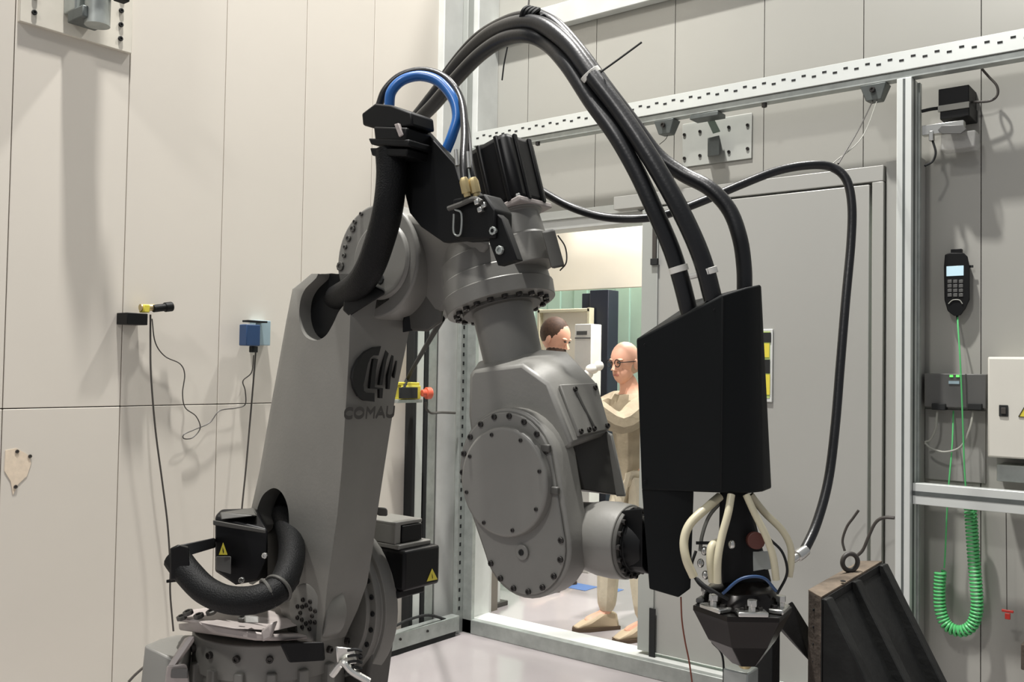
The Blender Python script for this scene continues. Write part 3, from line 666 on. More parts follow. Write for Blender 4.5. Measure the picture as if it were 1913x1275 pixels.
# --- wrist link
yF, yB = -2.17, -1.93
lk = part(MB().hull(PYs([(878,702),(884,692),(975,681),(1024,716),(1068,830),(1060,840),(885,850),(876,780)], yF)+PYs([(893,676),(985,650),(1060,656),(1113,712),(1140,812),(960,700)], yB-.03)), 'wrist_link', m_rob, None, .012)
F0, F1, B0, B1 = PY(1024,716,yF), PY(1068,830,yF), PY(1113,712,yB-.03), PY(1140,812,yB-.03)
nrm = (F1-F0).cross(B0-F0).normalized()
if nrm.dot(C-F0) < 0: nrm = -nrm
def bil(s_, t_, o_=0): return (F0.lerp(F1, t_)).lerp(B0.lerp(B1, t_), s_)+nrm*o_
wc = part(MB().hull([bil(s_, t_, o_) for s_ in (.16, .95) for t_ in (.06, .92) for o_ in (.001, .012)]), 'access_cover', m_rob, lk, .003)
for s_, t_ in ((.42, .16), (.86, .16), (.22, .86), (.42, .86), (.89, .86), (.55, .86)): bolt(wc, bil(s_, t_, .012), nrm, .008, .008, 'bolt', m_bolt)
part(MB().tube([bil(.42, .2, .016), bil(.47, .5, .016), bil(.55, .82, .016)], .0045, 6), 'cover_cable', m_robd, wc, 0)
# front gear case (obround) and back cheek
cA, cB = PY(957, 880, -2.2), PY(990, 1012, -2.2)
def obr(R1, R2, y, cA, cB, n=18):
    pts = []; d = (cB-cA); ang = math.atan2(d.z, d.x)
    for k in range(n+1):
        a = ang+math.pi/2+math.pi*k/n; pts.append(V((cA.x+R1*math.cos(a), y, cA.z+R1*math.sin(a))))
    for k in range(n+1):
        a = ang-math.pi/2+math.pi*k/n; pts.append(V((cB.x+R2*math.cos(a), y, cB.z+R2*math.sin(a))))
    return pts
R1, R2 = .183, .157
gc2 = part(MB().prism(obr(R1, R2, -2.225, cA, cB), (0, .10, 0)), 'wrist_gear_case', m_rob, None, .008)
part(MB().prism(obr(R1-.012, R2-.012, -2.234, cA, cB), (0, .01, 0)), 'gear_case_rim', m_rob, gc2, .004)
cc = PY(947, 900, -2.24)
cv = part(MB().rev((cc.x, -2.262, cc.z), (cc.x, -2.23, cc.z), [(0, .150), (.15, .156), (1, .158)], 56), 'round_cover', m_rob, gc2, .003)
d = cB-cA; ang = math.atan2(d.z, d.x)
for k in range(9):
    a = ang+math.pi/2+math.pi*(k+.3)/9; bolt(gc2, (cA.x+(R1-.022)*math.cos(a), -2.234, cA.z+(R1-.022)*math.sin(a)), YN, .009, .006)
for k in range(8):
    a = ang-math.pi/2+math.pi*(k+.6)/8; bolt(gc2, (cB.x+(R2-.022)*math.cos(a), -2.234, cB.z+(R2-.022)*math.sin(a)), YN, .009, .006)
for k in range(8):
    a = k*math.pi/4+.3; bolt(cv, (cc.x+.138*math.cos(a), -2.262, cc.z+.138*math.sin(a)), YN, .006, .004)
pg = PY(977, 1032, -2.234); part(MB().rev(pg, pg+V((0, -.008, 0)), [(0, .022), (1, .022)], 24), 'drain_plug', m_rob, gc2, .002)
bolt(gc2, pg+V((0, -.008, 0)), YN, .009, .003, 'hex_socket', m_hole)
for u, v in ((1020, 838), (1036, 917)):
    p = PY(u, v, -2.236); part(MB().box(p, (.03, .014, .022)), 'lug', m_robd, gc2, .004)
rq = lambda c, dx: [PY(a, b, q)+V((dx, 0, 0)) for a, b, q in c]
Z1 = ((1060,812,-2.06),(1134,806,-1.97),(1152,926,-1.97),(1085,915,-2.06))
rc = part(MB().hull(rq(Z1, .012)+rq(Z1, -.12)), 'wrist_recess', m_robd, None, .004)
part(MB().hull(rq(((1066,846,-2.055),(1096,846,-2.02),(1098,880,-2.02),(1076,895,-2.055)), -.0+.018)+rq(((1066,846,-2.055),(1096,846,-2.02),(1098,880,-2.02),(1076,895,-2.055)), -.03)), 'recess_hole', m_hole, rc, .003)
part(MB().hull(PYs([(1132,806),(1143,812),(1168,928),(1151,928)], -1.985)+PYs([(1134,806),(1145,812),(1170,928),(1153,928)], -1.93)), 'wrist_cheek', m_rob, None, .005)
wq = PY(1100, 1002, -2.06); wq.x += .065
part(MB().rev((wq.x-.16, -2.06, wq.z), (wq.x+.075, -2.06, wq.z), [(0, .09), (.45, .098), (.62, .106), (.8, .108), (1, .104)], 44), 'wrist_barrel', m_rob, None, .003)
wf2 = part(MB().rev((wq.x+.075, -2.06, wq.z), (wq.x+.088, -2.06, wq.z), [(0, .100), (1, .100)], 44), 'wrist_flange', m_robd, None, .002)
for k in range(16):
    a = k*math.pi/8; bolt(wf2, (wq.x+.088, -2.06+.092*math.cos(a), wq.z+.092*math.sin(a)), XN, .008, .01)
part(MB().rev((wq.x+.088, -2.06, wq.z), (wq.x+.15, -2.06, wq.z), [(0, .085), (.1, .085), (.12, .078), (1, .078)], 40), 'tool_flange', m_black, None, .003)
# black upper air hose and blue hose belong to the dress pack
bl = part(MB().tube(PDs([(727,200,3.0),(731,172,3.0),(752,150,3.0),(786,142,3.0),(820,153,2.98),(846,184,2.95),(854,218,2.93),(845,252,2.92),(833,282,2.92)]), .0165, 12), 'blue_air_hose', m_blue, None, 0)
part(MB().tube(PDs([(708,198,3.05),(720,168,3.05),(748,142,3.05),(790,132,3.04),(832,146,3.0),(860,184,2.95),(868,240,2.85),(866,300,2.76),(868,338,2.73)]), .0125, 10), 'black_air_hose', m_hose, None, 0)
part(MB().tube(PDs([(840,165,3.02),(866,210,2.94),(876,260,2.84),(880,310,2.75),(886,338,2.73)]), .007, 8), 'black_air_hose', m_hose, None, 0)
for u, v in ((852, 292), (874, 296)): part(MB().cyl(PD(u, v-12, 2.74), PD(u+2, v+18, 2.73), .006, None, 10), 'steel_ferrule', m_bright, None, 0)
for u, v in ((868, 350), (885, 350)):
    fi = part(MB().rev(PD(u-2, v-18, 2.71), PD(u+6, v+18, 2.71), [(0, .010), (.2, .015), (.8, .015), (.82, .011), (1, .011)], 8), 'brass_fitting', m_brass, None, .001)
for u, v in ((892, 378), (898, 392), (905, 384)): part(MB().box(PD(u, v, 2.68), (.016, .016, .016), RM), 'small_connector', m_bright, None, .003)

m_pplate = mat('painted_plate', (168, 170, 164), .45)
m_bp = mat('grey_back_plate', (150, 149, 144), .5)
# ================================================================== TOOL HEAD
th = thing('print_head', PD(1390, 1243, 2.42), 'black printing tool head with slanted enclosure, pale tubes and inverted cone nozzle', 'tool head')
def tp_(mb, name, m, par=None, bev=.003, **k): return mb.build(name, m, par or th, bev, **k)
def th_h(pts, name, m, par=None, bev=.003): return tp_(MB().hull(PDs(pts)), name, m, par, bev)
en = th_h([(1189,634,2.50),(1350,551,2.37),(1395,537,2.39),(1420,532,2.42),(1346,921,2.37),(1400,922,2.39),(1426,919,2.42),(1199,916,2.50),
      (1422,534,2.50),(1441,913,2.50),(1300,560,2.70),(1300,916,2.70),(1215,632,2.68),(1225,912,2.68)], 'enclosure', m_blk2, None, .004)
for u, v in ((1205,645),(1205,900),(1335,580),(1335,905)):
    t = (u-1189)/161; bolt(en, PD(u, v, 2.50-.13*t), -FW, .004, .002, 'screw', m_blackm)
tp_(MB().tube(PDs([(1351,556,2.368),(1347,916,2.368)]), .0016, 5, 0), 'fold_seam', m_black, en, 0)
th_h([(1199,914,2.505),(1240,916,2.47),(1296,918,2.45),(1213,1101,2.505),(1267,1117,2.46),(1290,1100,2.46),(1225,914,2.62),(1290,916,2.60),(1235,1095,2.60),(1285,1100,2.58)], 'back_column', m_blk2)
th_h([(1160,955,2.60),(1200,950,2.52),(1200,1062,2.52),(1160,1060,2.60),(1200,950,2.58),(1200,1062,2.6)], 'adapter_plate', m_black)
tp_(MB().hull(PDs([(1345,915,2.44),(1395,915,2.44),(1398,960,2.44),(1442,1090,2.42),(1350,1100,2.42),(1343,1000,2.43),(1408,990,2.42),(1352,960,2.44),(1345,915,2.52),(1395,915,2.52),(1440,1090,2.52),(1345,1100,2.52)])), 'extruder_body', m_black, None, .006)
tp_(MB().rev(PD(1385, 1085, 2.44), PD(1386, 1125, 2.44), [(0, .05), (.3, .085), (1, .105)], 24), 'heater_top', m_cone, None, .003)
# cone
zt_ = PD(1387, 1133, 2.42).z; cx_ = PD(1387, 1133, 2.42); cb_ = PD(1392, 1240, 2.42)
def poly(c, r, n, a0, zz): return [V((c.x+r*math.cos(a0+2*math.pi*k/n), c.y+r*math.sin(a0+2*math.pi*k/n), zz)) for k in range(n)]
NS = 6; a0 = YAW+math.radians(-60)
cone = tp_(MB().loft([poly(cb_, .034, NS, a0, cb_.z), poly(cx_, .088, NS, a0, cb_.z+(zt_-cb_.z)*.42), poly(cx_, .122, NS, a0, zt_-.022), poly(cx_, .128, NS, a0, zt_-.012), poly(cx_, .128, NS, a0, zt_)]), 'nozzle_cone', m_cone, None, .002, smooth=False)
tp_(MB().rev((cb_.x, cb_.y, cb_.z-.012), (cb_.x, cb_.y, cb_.z), [(0, .012), (1, .022)], 16), 'nozzle_tip', m_brass, cone, .001)
for k in range(NS):
    a = a0+2*math.pi*(k+.5)/NS; c = V((cx_.x+.088*math.cos(a), cx_.y+.088*math.sin(a), zt_+.006))
    cpn = tp_(MB().box(c, (.05, .075, .012), Matrix.Rotation(a, 3, 'Z')), 'clamp_plate', m_bright if k in (0, 4, 5) else m_gbox, cone, .003)
    for s_ in (-.022, .022): bolt(cone, c+Matrix.Rotation(a, 3, 'Z') @ V((.0, s_, .006)), ZN, .007, .008, 'bolt', m_bolt)
    c2 = V((cx_.x+.098*math.cos(a), cx_.y+.098*math.sin(a), zt_+.028))
    tp_(MB().rev(c2-ZN*.02, c2+ZN*.012, [(0, .010), (.5, .010), (.52, .013), (1, .013)], 6), 'tube_fitting', m_bright, cone, .001)
def ttube(pts, r=.0085, m=m_cream, nm='cooling_tube'): return tp_(MB().tube(PDs(pts), r, 10), nm, m, None, 0)
ttube([(1345,928,2.43),(1322,948,2.41),(1290,978,2.39),(1278,1010,2.38),(1282,1045,2.37),(1296,1078,2.37)], .0115)
ttube([(1366,925,2.38),(1360,960,2.36),(1348,1005,2.35),(1341,1045,2.34),(1340,1090,2.34)], .010)
ttube([(1342,1015,2.40),(1330,1022,2.38),(1328,1050,2.37),(1332,1088,2.37)], .0115)
ttube([(1394,925,2.40),(1410,960,2.38),(1430,1000,2.36),(1444,1040,2.35),(1450,1084,2.35)], .0095)
ttube([(1402,925,2.46),(1428,958,2.46),(1460,990,2.46),(1476,1020,2.46),(1478,1050,2.46),(1474,1078,2.46)], .0095)
ttube([(1350,935,2.48),(1325,965,2.48),(1312,1000,2.48),(1308,1030,2.48)], .005, m_gcord, 'signal_lead')
ttube([(1438,1008,2.37),(1460,1030,2.37),(1470,1058,2.37),(1468,1080,2.37),(1452,1110,2.37)], .0035, m_hole, 'signal_lead')
ttube([(1302,1082,2.36),(1318,1096,2.34),(1345,1112,2.33),(1360,1120,2.33)], .0045, m_hole, 'signal_lead')
ttube([(1300,1030,2.40),(1292,1060,2.39),(1305,1090,2.38),(1330,1108,2.36)], .004, m_hole, 'signal_lead')
ttube([(1350,1110,2.33),(1385,1082,2.32),(1425,1080,2.32),(1450,1105,2.33)], .004, m_navy, 'signal_lead')
for (u, v, d_) in ((1316,1030,2.42),(1309,1053,2.42),(1318,1075,2.42),(1367,1018,2.37)): tp_(MB().ball(PD(u, v, d_), (.009, .009, .012), 10), 'sensor_nut', m_bright, None, 0)
tp_(MB().rev(PD(1407, 1009, 2.44), PD(1413, 1011, 2.38), [(0, .022), (1, .022)], 20), 'sensor_cap', mat('maroon_cap', (86, 46, 38), .5), None, .002)
th_h([(1405,1030,2.42),(1448,1030,2.42),(1452,1062,2.42),(1405,1070,2.42),(1405,1030,2.5),(1448,1062,2.5)], 'valve_plate', m_galv)
th_h([(1300,1012,2.42),(1340,1012,2.42),(1340,1018,2.42),(1300,1018,2.42),(1340,1018,2.5),(1300,1012,2.5)], 'tube_bracket', m_hole, None, .001)
# orange lead hanging under back column
tag(MB().tube(PDs([(1272,1116,2.47),(1274,1160,2.47),(1280,1200,2.47),(1288,1240,2.47),(1296,1300,2.47)]), .0022, 6).build('hanging_wire', mat('brown_wire', (120, 62, 44), .5)), 'thin brown wire hanging below the black tool enclosure', 'wire')
pdl = thing('stand_arm', PD(1432, 1400, 2.7), 'black steel stand post with diagonal brace under the nozzle', 'stand'); pdl.location.z = 0
p = PD(1432, 1150, 2.72); MB().bb((p.x-.03, p.y-.03, 0), (p.x+.03, p.y+.03, p.z)).build('post', m_iron, pdl, .004)
MB().hull(PDs([(1440,1150,2.66),(1480,1124,2.66),(1516,1182,2.80),(1512,1236,2.80),(1440,1160,2.74),(1516,1182,2.86),(1480,1124,2.74),(1512,1236,2.86)])).build('brace', m_iron, pdl, .004)
p = PD(1384, 1246, 2.5)
pe = thing('pedestal', (p.x, p.y, 0), 'pale grey square pedestal directly below the nozzle cone', 'pedestal')
MB().bb((p.x-.035, p.y-.035, .012), (p.x+.035, p.y+.035, p.z-.003)).build('column', m_galv, pe, .004)
MB().bb((p.x-.06, p.y-.06, 0), (p.x+.06, p.y+.06, .012)).build('foot_plate', m_galv, pe, .002)
tag(MB().tube(PDs([(1330,1200,2.5),(1350,1228,2.5),(1352,1300,2.5)]), .003, 6).build('black_wire', m_hole), 'thin black wire hanging left of the nozzle cone', 'wire')

# ================================================================== BIG HOSES
HD = {}
def hosething(nm, label, pts, r, m, cat='hose', grp=None, n=14):
    o = tag(MB().tube(PDs(pts), r, n, 8).build(nm, m), label, cat, grp); return o
hosething('black_hose', 'thick black hose, innermost of the three entering the enclosure top on its left',
 [(748,275,3.4),(776,232,3.35),(812,194,3.25),(850,150,3.15),(895,104,3.05),(940,74,2.95),(985,66,2.85),(1022,82,2.8),(1060,122,2.7),(1105,190,2.62),(1150,252,2.56),(1190,322,2.52),(1226,400,2.49),(1255,468,2.48),(1274,530,2.48),(1290,595,2.48)], .0235, m_hose)
hosething('black_hose', 'thick black hose in the middle, tied with a white cable tie above the enclosure',
 [(757,246,3.45),(788,208,3.38),(830,154,3.3),(868,106,3.2),(915,64,3.05),(965,44,2.9),(1012,47,2.8),(1062,84,2.7),(1108,144,2.62),(1160,212,2.56),(1212,290,2.5),(1256,365,2.46),(1290,432,2.44),(1314,492,2.43),(1332,560,2.43)], .0245, m_hose)
hosething('black_hose', 'thinner black hose curving widest to the right before entering the enclosure',
 [(1000,26,2.95),(1040,48,2.86),(1085,98,2.78),(1130,160,2.72),(1180,226,2.68),(1228,290,2.64),(1275,325,2.6),(1325,352,2.55),(1362,392,2.52),(1382,445,2.5),(1390,500,2.5),(1391,548,2.5)], .021, m_hose)
hosething('black_hose', 'slim black hose riding along the upper side of the hose arch',
 [(800,186,3.42),(840,124,3.36),(885,72,3.25),(930,42,3.1),(975,27,2.95),(1015,34,2.86)], .012, m_hose)
def ring(u, v, dep, du, dv, r, lab):
    c = PD(u, v, dep); d = RT*du-UP*dv
    o = MB().rev(c-d*.008, c+d*.008, [(0, r), (1, r)], 20, True).build('cable_tie', m_white, None, .001); tag(o, lab, 'cable tie')
ring(1268, 503, 2.478, .3, 1, .026, 'white cable tie around the left hose above the enclosure')
ring(1321, 508, 2.432, .28, 1, .0275, 'white cable tie around the middle hose above the enclosure')
ring(1104, 140, 2.63, .62, .8, .031, 'white cable tie around the hoses high on their right slope')
tag(MB().tube(PDs([(1290,517,2.46),(1303,514,2.45)]), .008, 8, 0).build('cable_tie', m_white), 'white cable tie bridging the left and middle hoses', 'cable tie')
tag(MB().tube(PDs([(1112,142,2.62),(1150,115,2.6),(1199,79,2.58)]), .003, 5).build('cable_tie_tail', m_hole), 'long black cable tie tail sticking out right from the hoses', 'cable tie')
tag(MB().tube(PDs([(948,88,2.9),(942,118,2.9),(938,150,2.9)]), .0025, 5).build('cable_tie_tail', m_hole), 'short black cable tie tail hanging below the hose arch', 'cable tie')
kn = MB()
for a in range(4): kn.tube(PDs([(972+a*5,36,2.86),(978+a*6,18+a*2,2.84),(992+a*5,14+a,2.88),(1004-a*2,32,2.92)]), .006, 6)
tag(kn.build('hose_knot', m_hole), 'tangle of black ties at the top of the hose arch', 'cable tie')
tag(MB().tube(PDs([(985,26,2.88),(990,-20,2.9),(996,-80,2.9)]), .0025, 5).build('support_cord', m_cord), 'thin cord holding up the hose arch at its top', 'cord')
cb = hosething('power_cable', 'long black cable sagging behind the hoses then looping over and down to the nozzle',
 [(985,338,3.2),(1004,352,3.15),(1060,384,3.05),(1120,404,3.0),(1180,409,2.95),(1240,402,2.92),(1310,377,2.9),(1380,347,2.9),(1450,320,2.9),(1510,309,2.9),(1552,312,2.9),(1580,334,2.88),(1591,380,2.86),(1590,450,2.84),(1580,560,2.8),(1570,680,2.76),(1560,800,2.72),(1547,900,2.68),(1525,980,2.63),(1500,1034,2.58)], .0135, m_hose, 'cable')
tag(MB().rev(PD(1506,1028,2.57), PD(1478,1048,2.54), [(0,.014),(.3,.016),(.6,.016),(.62,.011),(1,.011)], 12).build('cable_connector', m_bright), 'shiny metal connector at the lower end of the long black cable', 'connector')

# ================================================================== RUSTY ANGLE PLATE
an = thing('angle_plate', PD(1600, 1500, 2.9), 'rusty dark iron angle plate with ribs and a lifting eye at bottom right', 'angle plate'); an.location.z = 0
def drop(p, z): return V((p.x, p.y, z))
a, b, c_, d_ = PD(1510,1104,2.75), PD(1534,1118,2.70), PD(1648,1050,3.05), PD(1606,1050,3.1)
def pr(ps, z0, nm, m, par, bev=.003):
    zt = [p for p in ps]; return MB().hull(zt+[drop(p, z0) for p in ps]).build(nm, m, par, bev)
pr([a, b, c_, d_], .0, 'upright_plate', m_rust, an)
MB().hull([p+V((0, 0, .003)) for p in (a, b, c_, d_)]+[p-V((0, 0, .002)) for p in (a, b, c_, d_)]).build('top_edge', m_rustt, an, .001)
# face and ribs on right-hand side
dirx = (c_-b); dirx.z = 0; dirx.normalize(); nr = V((dirx.y, -dirx.x, 0))
if nr.dot(RT) < 0: nr = -nr
b2_, c2_ = b+nr*.004-V((0, 0, .004)), c_+nr*.004-V((0, 0, .004))
MB().hull([b2_, c2_, drop(b2_, 0), drop(c2_, 0), b2_-nr*.003, c2_-nr*.003, drop(b2_-nr*.003, 0), drop(c2_-nr*.003, 0)]).build('black_face', m_iron, an, 0)
for t_ in (.05, .5, .97):
    q = b2_+(c2_-b2_)*t_; q2 = drop(q, .0)+nr*.55; w_ = dirx*.022
    MB().hull([q-w_, q+w_, drop(q-w_, 0), drop(q+w_, 0), q2-w_, q2+w_, q+nr*.012-w_, q+nr*.012+w_]).build('rib', m_iron, an, .003)
q = [b2_+(c2_-b2_)*t_-V((0, 0, .02)) for t_ in (.02, .98)]
MB().hull(q+[drop(p_, 0) for p_ in q]+[drop(p_, 0)+nr*.47 for p_ in q]).build('web', m_iron, an, .002)
e_ = PD(1588, 1058, 2.93)
eb = MB().torus(e_+V((0, 0, .012)), -FW+RT*.2, .026, .0075, 28, 10).build('lifting_eye', m_cord, an)
MB().cyl(e_-V((0, 0, .05)), e_-V((0, 0, .018)), .012).build('eye_shank', m_cord, eb)
for u, v in ((1545,1103),(1560,1098),(1575,1090)): bolt(an, PD(u, v-3, 2.82), ZN, .008, .003, 'hole', m_hole)
for k in range(5): bolt(an, PD(1520, 1140+k*32, 2.726), -FW, .004, .003, 'hole', m_hole)
tag(MB().tube([PY(1578,1030,.05),PY(1574,1010,.05),PY(1582,985,.05),PY(1594,968,.05),PY(1604,954,.05)], .006, 8).build('cable_stub', m_cord), 'short dark cable stub curving up above the lifting eye', 'cable')
tag(MB().tube([PY(1600,1040,.02),PY(1612,1028,.02),PY(1622,1005,.02),PY(1635,978,.02),PY(1650,968,.02),PY(1671,968,.02)], .0075, 8).build('cable_tail', m_cord), 'dark cable running from the square post down towards the lifting eye', 'cable')

# ================================================================== RIGHT WALL ITEMS
HW_ = WR-.001
def wbox(u0, v0, u1, v1, yf, yb=None):
    a, b = PY(u0, v0, yf), PY(u1, v1, yf); return MB().bb((a.x, yf, b.z), (b.x, yb if yb is not None else HW_, a.z))
# handset
hs = thing('handset', PY(1785, 600, HW_), 'black teach handset with pale display hanging on the right wall', 'handset')
body = MB().hull(PYs([(1765,476),(1774,472),(1800,472),(1808,480),(1812,500),(1812,560),(1804,578),(1795,590),(1782,591),(1770,582),(1764,560),(1763,500)], HW_-.055)+PYs([(1767,480),(1806,480),(1808,562),(1790,588),(1768,562)], HW_-.012)).build('body', m_black, hs, .004)
wbox(1768,498,1800,515,HW_-.0575,HW_-.054).build('display', m_screen, body, .001)
for r_ in range(4):
    for c in range(3): wbox(1770+c*10.5, 523+r_*8.5, 1778+c*10.5, 529+r_*8.5, HW_-.0585, HW_-.054).build('key', m_gbox, body, .001)
wbox(1776,466,1796,474,HW_-.05,HW_-.02).build('top_knob', m_black, body, .002)
wbox(1808,496,1818,500,HW_-.03,HW_-.024).build('side_button', m_hole, body, .001)
MB().tube(PYs([(1772,568),(1780,561),(1792,561),(1798,568)], HW_-.058), .0025, 6).build('trim_arc', m_gcord, body)
wbox(1780,480,1797,560,HW_-.012,HW_).build('wall_hook', m_gbox, hs, .001)
# green coil cord
cc_ = thing('coiled_cord', PY(1790, 1190, .12), 'bright green coiled cord hanging in a U from the handset', 'cord')
yq = .14
MB().tube([PY(1789,592,HW_-.03),PY(1790,615,.17),PY(1793,660,yq),PY(1796,720,yq),PY(1799,800,yq),PY(1802,880,yq),PY(1806,925,yq),PY(1812,945,yq)], .0035, 8).build('straight_lead', m_green, cc_)
MB().tube([PY(1781,768,HW_-.03),PY(1779,830,.17),PY(1773,900,yq),PY(1769,960,yq),PY(1766,1030,yq),PY(1764,1062,yq)], .0035, 8).build('straight_lead', m_green, cc_)
MB().cyl(PY(1788, 588, HW_-.03), PY(1789, 600, HW_-.03), .006, .004).build('strain_relief', m_hole, cc_)
ctr = sm(PYs([(1812,940),(1815,980),(1819,1040),(1824,1100),(1825,1140),(1815,1170),(1792,1180),(1768,1168),(1757,1140),(1755,1105),(1757,1068)], yq), 40)
Ls = [0.]
for p, q in zip(ctr, ctr[1:]): Ls.append(Ls[-1]+(q-p).length)
turns = 56; coil = []; prev = None; NP = turns*10; j = 0
for i in range(NP+1):
    s_ = Ls[-1]*i/NP
    while j < len(Ls)-2 and Ls[j+1] < s_: j += 1
    f_ = (s_-Ls[j])/(Ls[j+1]-Ls[j]); p = ctr[j].lerp(ctr[j+1], f_); t_ = (ctr[j+1]-ctr[j]).normalized()
    u_ = V((0, 1, 0)); v_ = t_.cross(u_).normalized(); a = 2*math.pi*turns*i/NP
    coil.append(p+(u_*math.cos(a)+v_*math.sin(a))*.021)
MB().tube(coil, .0065, 6, 0).build('coil', m_green, cc_)
# gateway box
gb = thing('junction_box', PY(1785, 765, HW_), 'dark grey junction box with small green lights below the handset', 'box')
wbox(1727,698,1842,764,.17).build('housing', m_gbox, gb, .003)
wbox(1728,764,1841,904,HW_-.012).build('back_plate', m_bp, gb, .002)
for u in (1740, 1808): wbox(u,754,u+26,767,.155,.20).build('connector', m_hole, gb, .003)
for u in (1774, 1786): wbox(u,701,u+6,705,.166,.171).build('lamp', mat('green_led', (90, 220, 90), .4, 0, 0, 8, 0, 60, .5, 1.5), gb, 0)
wbox(1772,712,1792,718,.166,.171).build('label_strip', m_ltblue, gb, 0)
MB().tube([PY(1751,768,.18),PY(1748,800,.17),PY(1738,822,.17),PY(1728,826,.17)], .005, 8).build('lead', m_gcord, gb)
MB().tube([PY(1818,768,.18),PY(1812,800,.16),PY(1795,835,.15),PY(1765,845,.15),PY(1740,838,.15),PY(1728,828,.15)], .005, 8).build('lead', m_gcord, gb)
# cabinet
cbn = thing('electrical_cabinet', PY(1880, 870, HW_), 'pale electrical cabinet with black switch and yellow hazard sign at the right edge', 'cabinet')
wbox(1845,667,2060,868,.08).build('housing', m_cab, cbn, .006)
hd = wbox(1847,670,2058,866,.072,.08).build('door', m_cab, cbn, .003)
wbox(1866,757,1883,779,.066,.072).build('rotary_switch', m_hole, hd, .002)
wbox(1870,762,1879,774,.062,.066).build('switch_face', m_cord, hd, .001)
a, b, c = PY(1921,749,.071), PY(1903,779,.071), PY(1940,781,.071)
tri_ = MB().prism([a, b, c], (0, -.0012, 0)).build('hazard_triangle', m_yel, hd, 0, False)
cen = (a+b+c)/3
MB().prism([cen+V((x*.028, -.0016, z*.028)) for x, z in ((.2, .7), (-.35, -.1), (0, -.1), (-.2, -.8), (.35, .05), (.05, .05))], (0, -.0006, 0)).build('flash_symbol', m_hole, tri_, 0, False)
tb_ = MB()
for p, q in ((a, b), (b, c), (c, a)):
    tb_.tube([p+V((0, -.0016, 0)), q+V((0, -.0016, 0))], .0018, 4, 0)
tb_.build('black_border', m_hole, tri_)
wbox(1862,868,2050,914,.11).build('cable_duct', m_galv, cbn, .003)
# pull cord
pc = thing('pull_cord', PY(1881, 1150, .1), 'dark pull cord with small red T handle below the cabinet', 'cord')
MB().tube(PYs([(1879,916),(1880,1000),(1881,1140)], .12), .002, 6).build('cord', m_cord, pc)
wbox(1871,1139,1893,1147,.115,.125).build('handle', m_red, pc, .002)
wbox(1877,1146,1887,1159,.114,.126).build('handle_stem', m_red, pc, .002)
tag(wbox(1907,1204,1960,1262,.12).build('dark_box', m_rust, None, .004), 'small dark brown box at the bottom right edge of the wall', 'box')
# sensor box
sb = thing('sensor_box', PY(1782, 215, HW_), 'black sensor box on a side bracket near the top of the right wall', 'sensor')
wbox(1753,167,1810,198,.10).build('housing', m_black, sb, .003)
wbox(1756,200,1811,216,.09).build('lower_housing', m_black, sb, .003)
wbox(1752,198,1810,200.5,.085,.1).build('bright_edge', m_gcord, sb, .0005)
MB().tube([PY(1722,208,.08),PY(1740,204,.1),PY(1756,202,.12)], .008, 8).build('bracket_arm', m_hole, sb)
tag(MB().tube([PY(1832,104,.06),PY(1833,125,.14),PY(1846,142,.18),PY(1862,160,.18),PY(1863,178,.18),PY(1848,189,.18),PY(1812,191,.17)], .0055, 8).build('sensor_cable', m_cord), 'dark cable looping from the rail to the sensor box', 'cable')
lm = thing('clear_lamp', PY(1770, 275, HW_), 'small lamp in clear housing with chrome bracket below the sensor box', 'lamp')
wbox(1722,235,1800,243,.08,.12).build('chrome_bracket', m_bright, lm, .002)
MB().hull(PYs([(1752,243),(1760,234),(1798,233),(1806,242),(1796,250),(1760,250)], .06)+PYs([(1754,243),(1800,243),(1796,250)], .16)).build('lamp_body', m_gbox, lm, .003)
wbox(1757,251,1822,274,.10,.19).build('clear_housing', mat('clear_plastic', (200, 200, 196), .15, 0, .02, 8, 0, 60, .5, 0, .35), lm, .006)
wbox(1735,245,1743,262,.07,.1).build('bracket_leg', m_bright, lm, .002)
MB().tube([PY(1742,262,.08),PY(1748,285,.08),PY(1742,302,.08),PY(1728,310,.05)], .005, 8).build('lead', m_hole, lm)
# plate with bolts + green bracket
mp = thing('mounting_plate', PY(1340, 290, HW_), 'grey bolted plate with green-grey bracket rising to the rail', 'bracket')
pl_ = wbox(1275,232,1404,296,HW_-.01).build('plate', m_pplate, mp, .003)
for u, v in ((1279,252),(1308,246),(1362,238),(1397,234),(1279,296),(1308,291),(1362,284),(1397,278)): bolt(pl_, PY(u, v, HW_-.01), YN, .009, .008)
MB().hull([PY(1322,258,.16),PY(1344,253,.16),PY(1344,290,.16),PY(1322,293,.16),PY(1322,258,HW_-.012),PY(1344,253,HW_-.012),PY(1344,290,HW_-.012),PY(1322,293,HW_-.012)]).build('socket', m_dgalv, mp, .003)
gz = mat('green_grey_paint', (112, 130, 118), .5)
MB().hull([PY(1308,197,.05),PY(1320,194,.05),PY(1332,250,.16),PY(1346,246,.16),PY(1308,197,.075),PY(1320,194,.075),PY(1332,250,.2),PY(1346,246,.2)]).build('arm', gz, mp, .003)
a = PY(1300, 196, .04); MB().bb((a.x-.02, .01, rz0-.06), (a.x+.14, .1, rz0-.037)).build('rail_clamp', m_dgalv, mp, .003)
def clampt(u, lab):
    a = PY(u, 200, .0); t_ = thing('rail_clamp', (a.x, .04, rz0-.2), lab, 'clamp')
    MB().hull([(a.x-.06, .01, rz0-.036), (a.x+.06, .01, rz0-.036), (a.x-.035, .02, rz0-.11), (a.x+.035, .02, rz0-.11), (a.x-.06, .09, rz0-.036), (a.x+.06, .09, rz0-.036), (a.x-.03, .08, rz0-.11), (a.x+.03, .08, rz0-.11)]).build('jaw', m_dgalv, t_, .004)
    bolt(t_, (a.x, .01, rz0-.065), YN, .013, .014)
    return t_, a
clampt(1238, 'galvanised clamp under the rail left of the bolted wall plate')
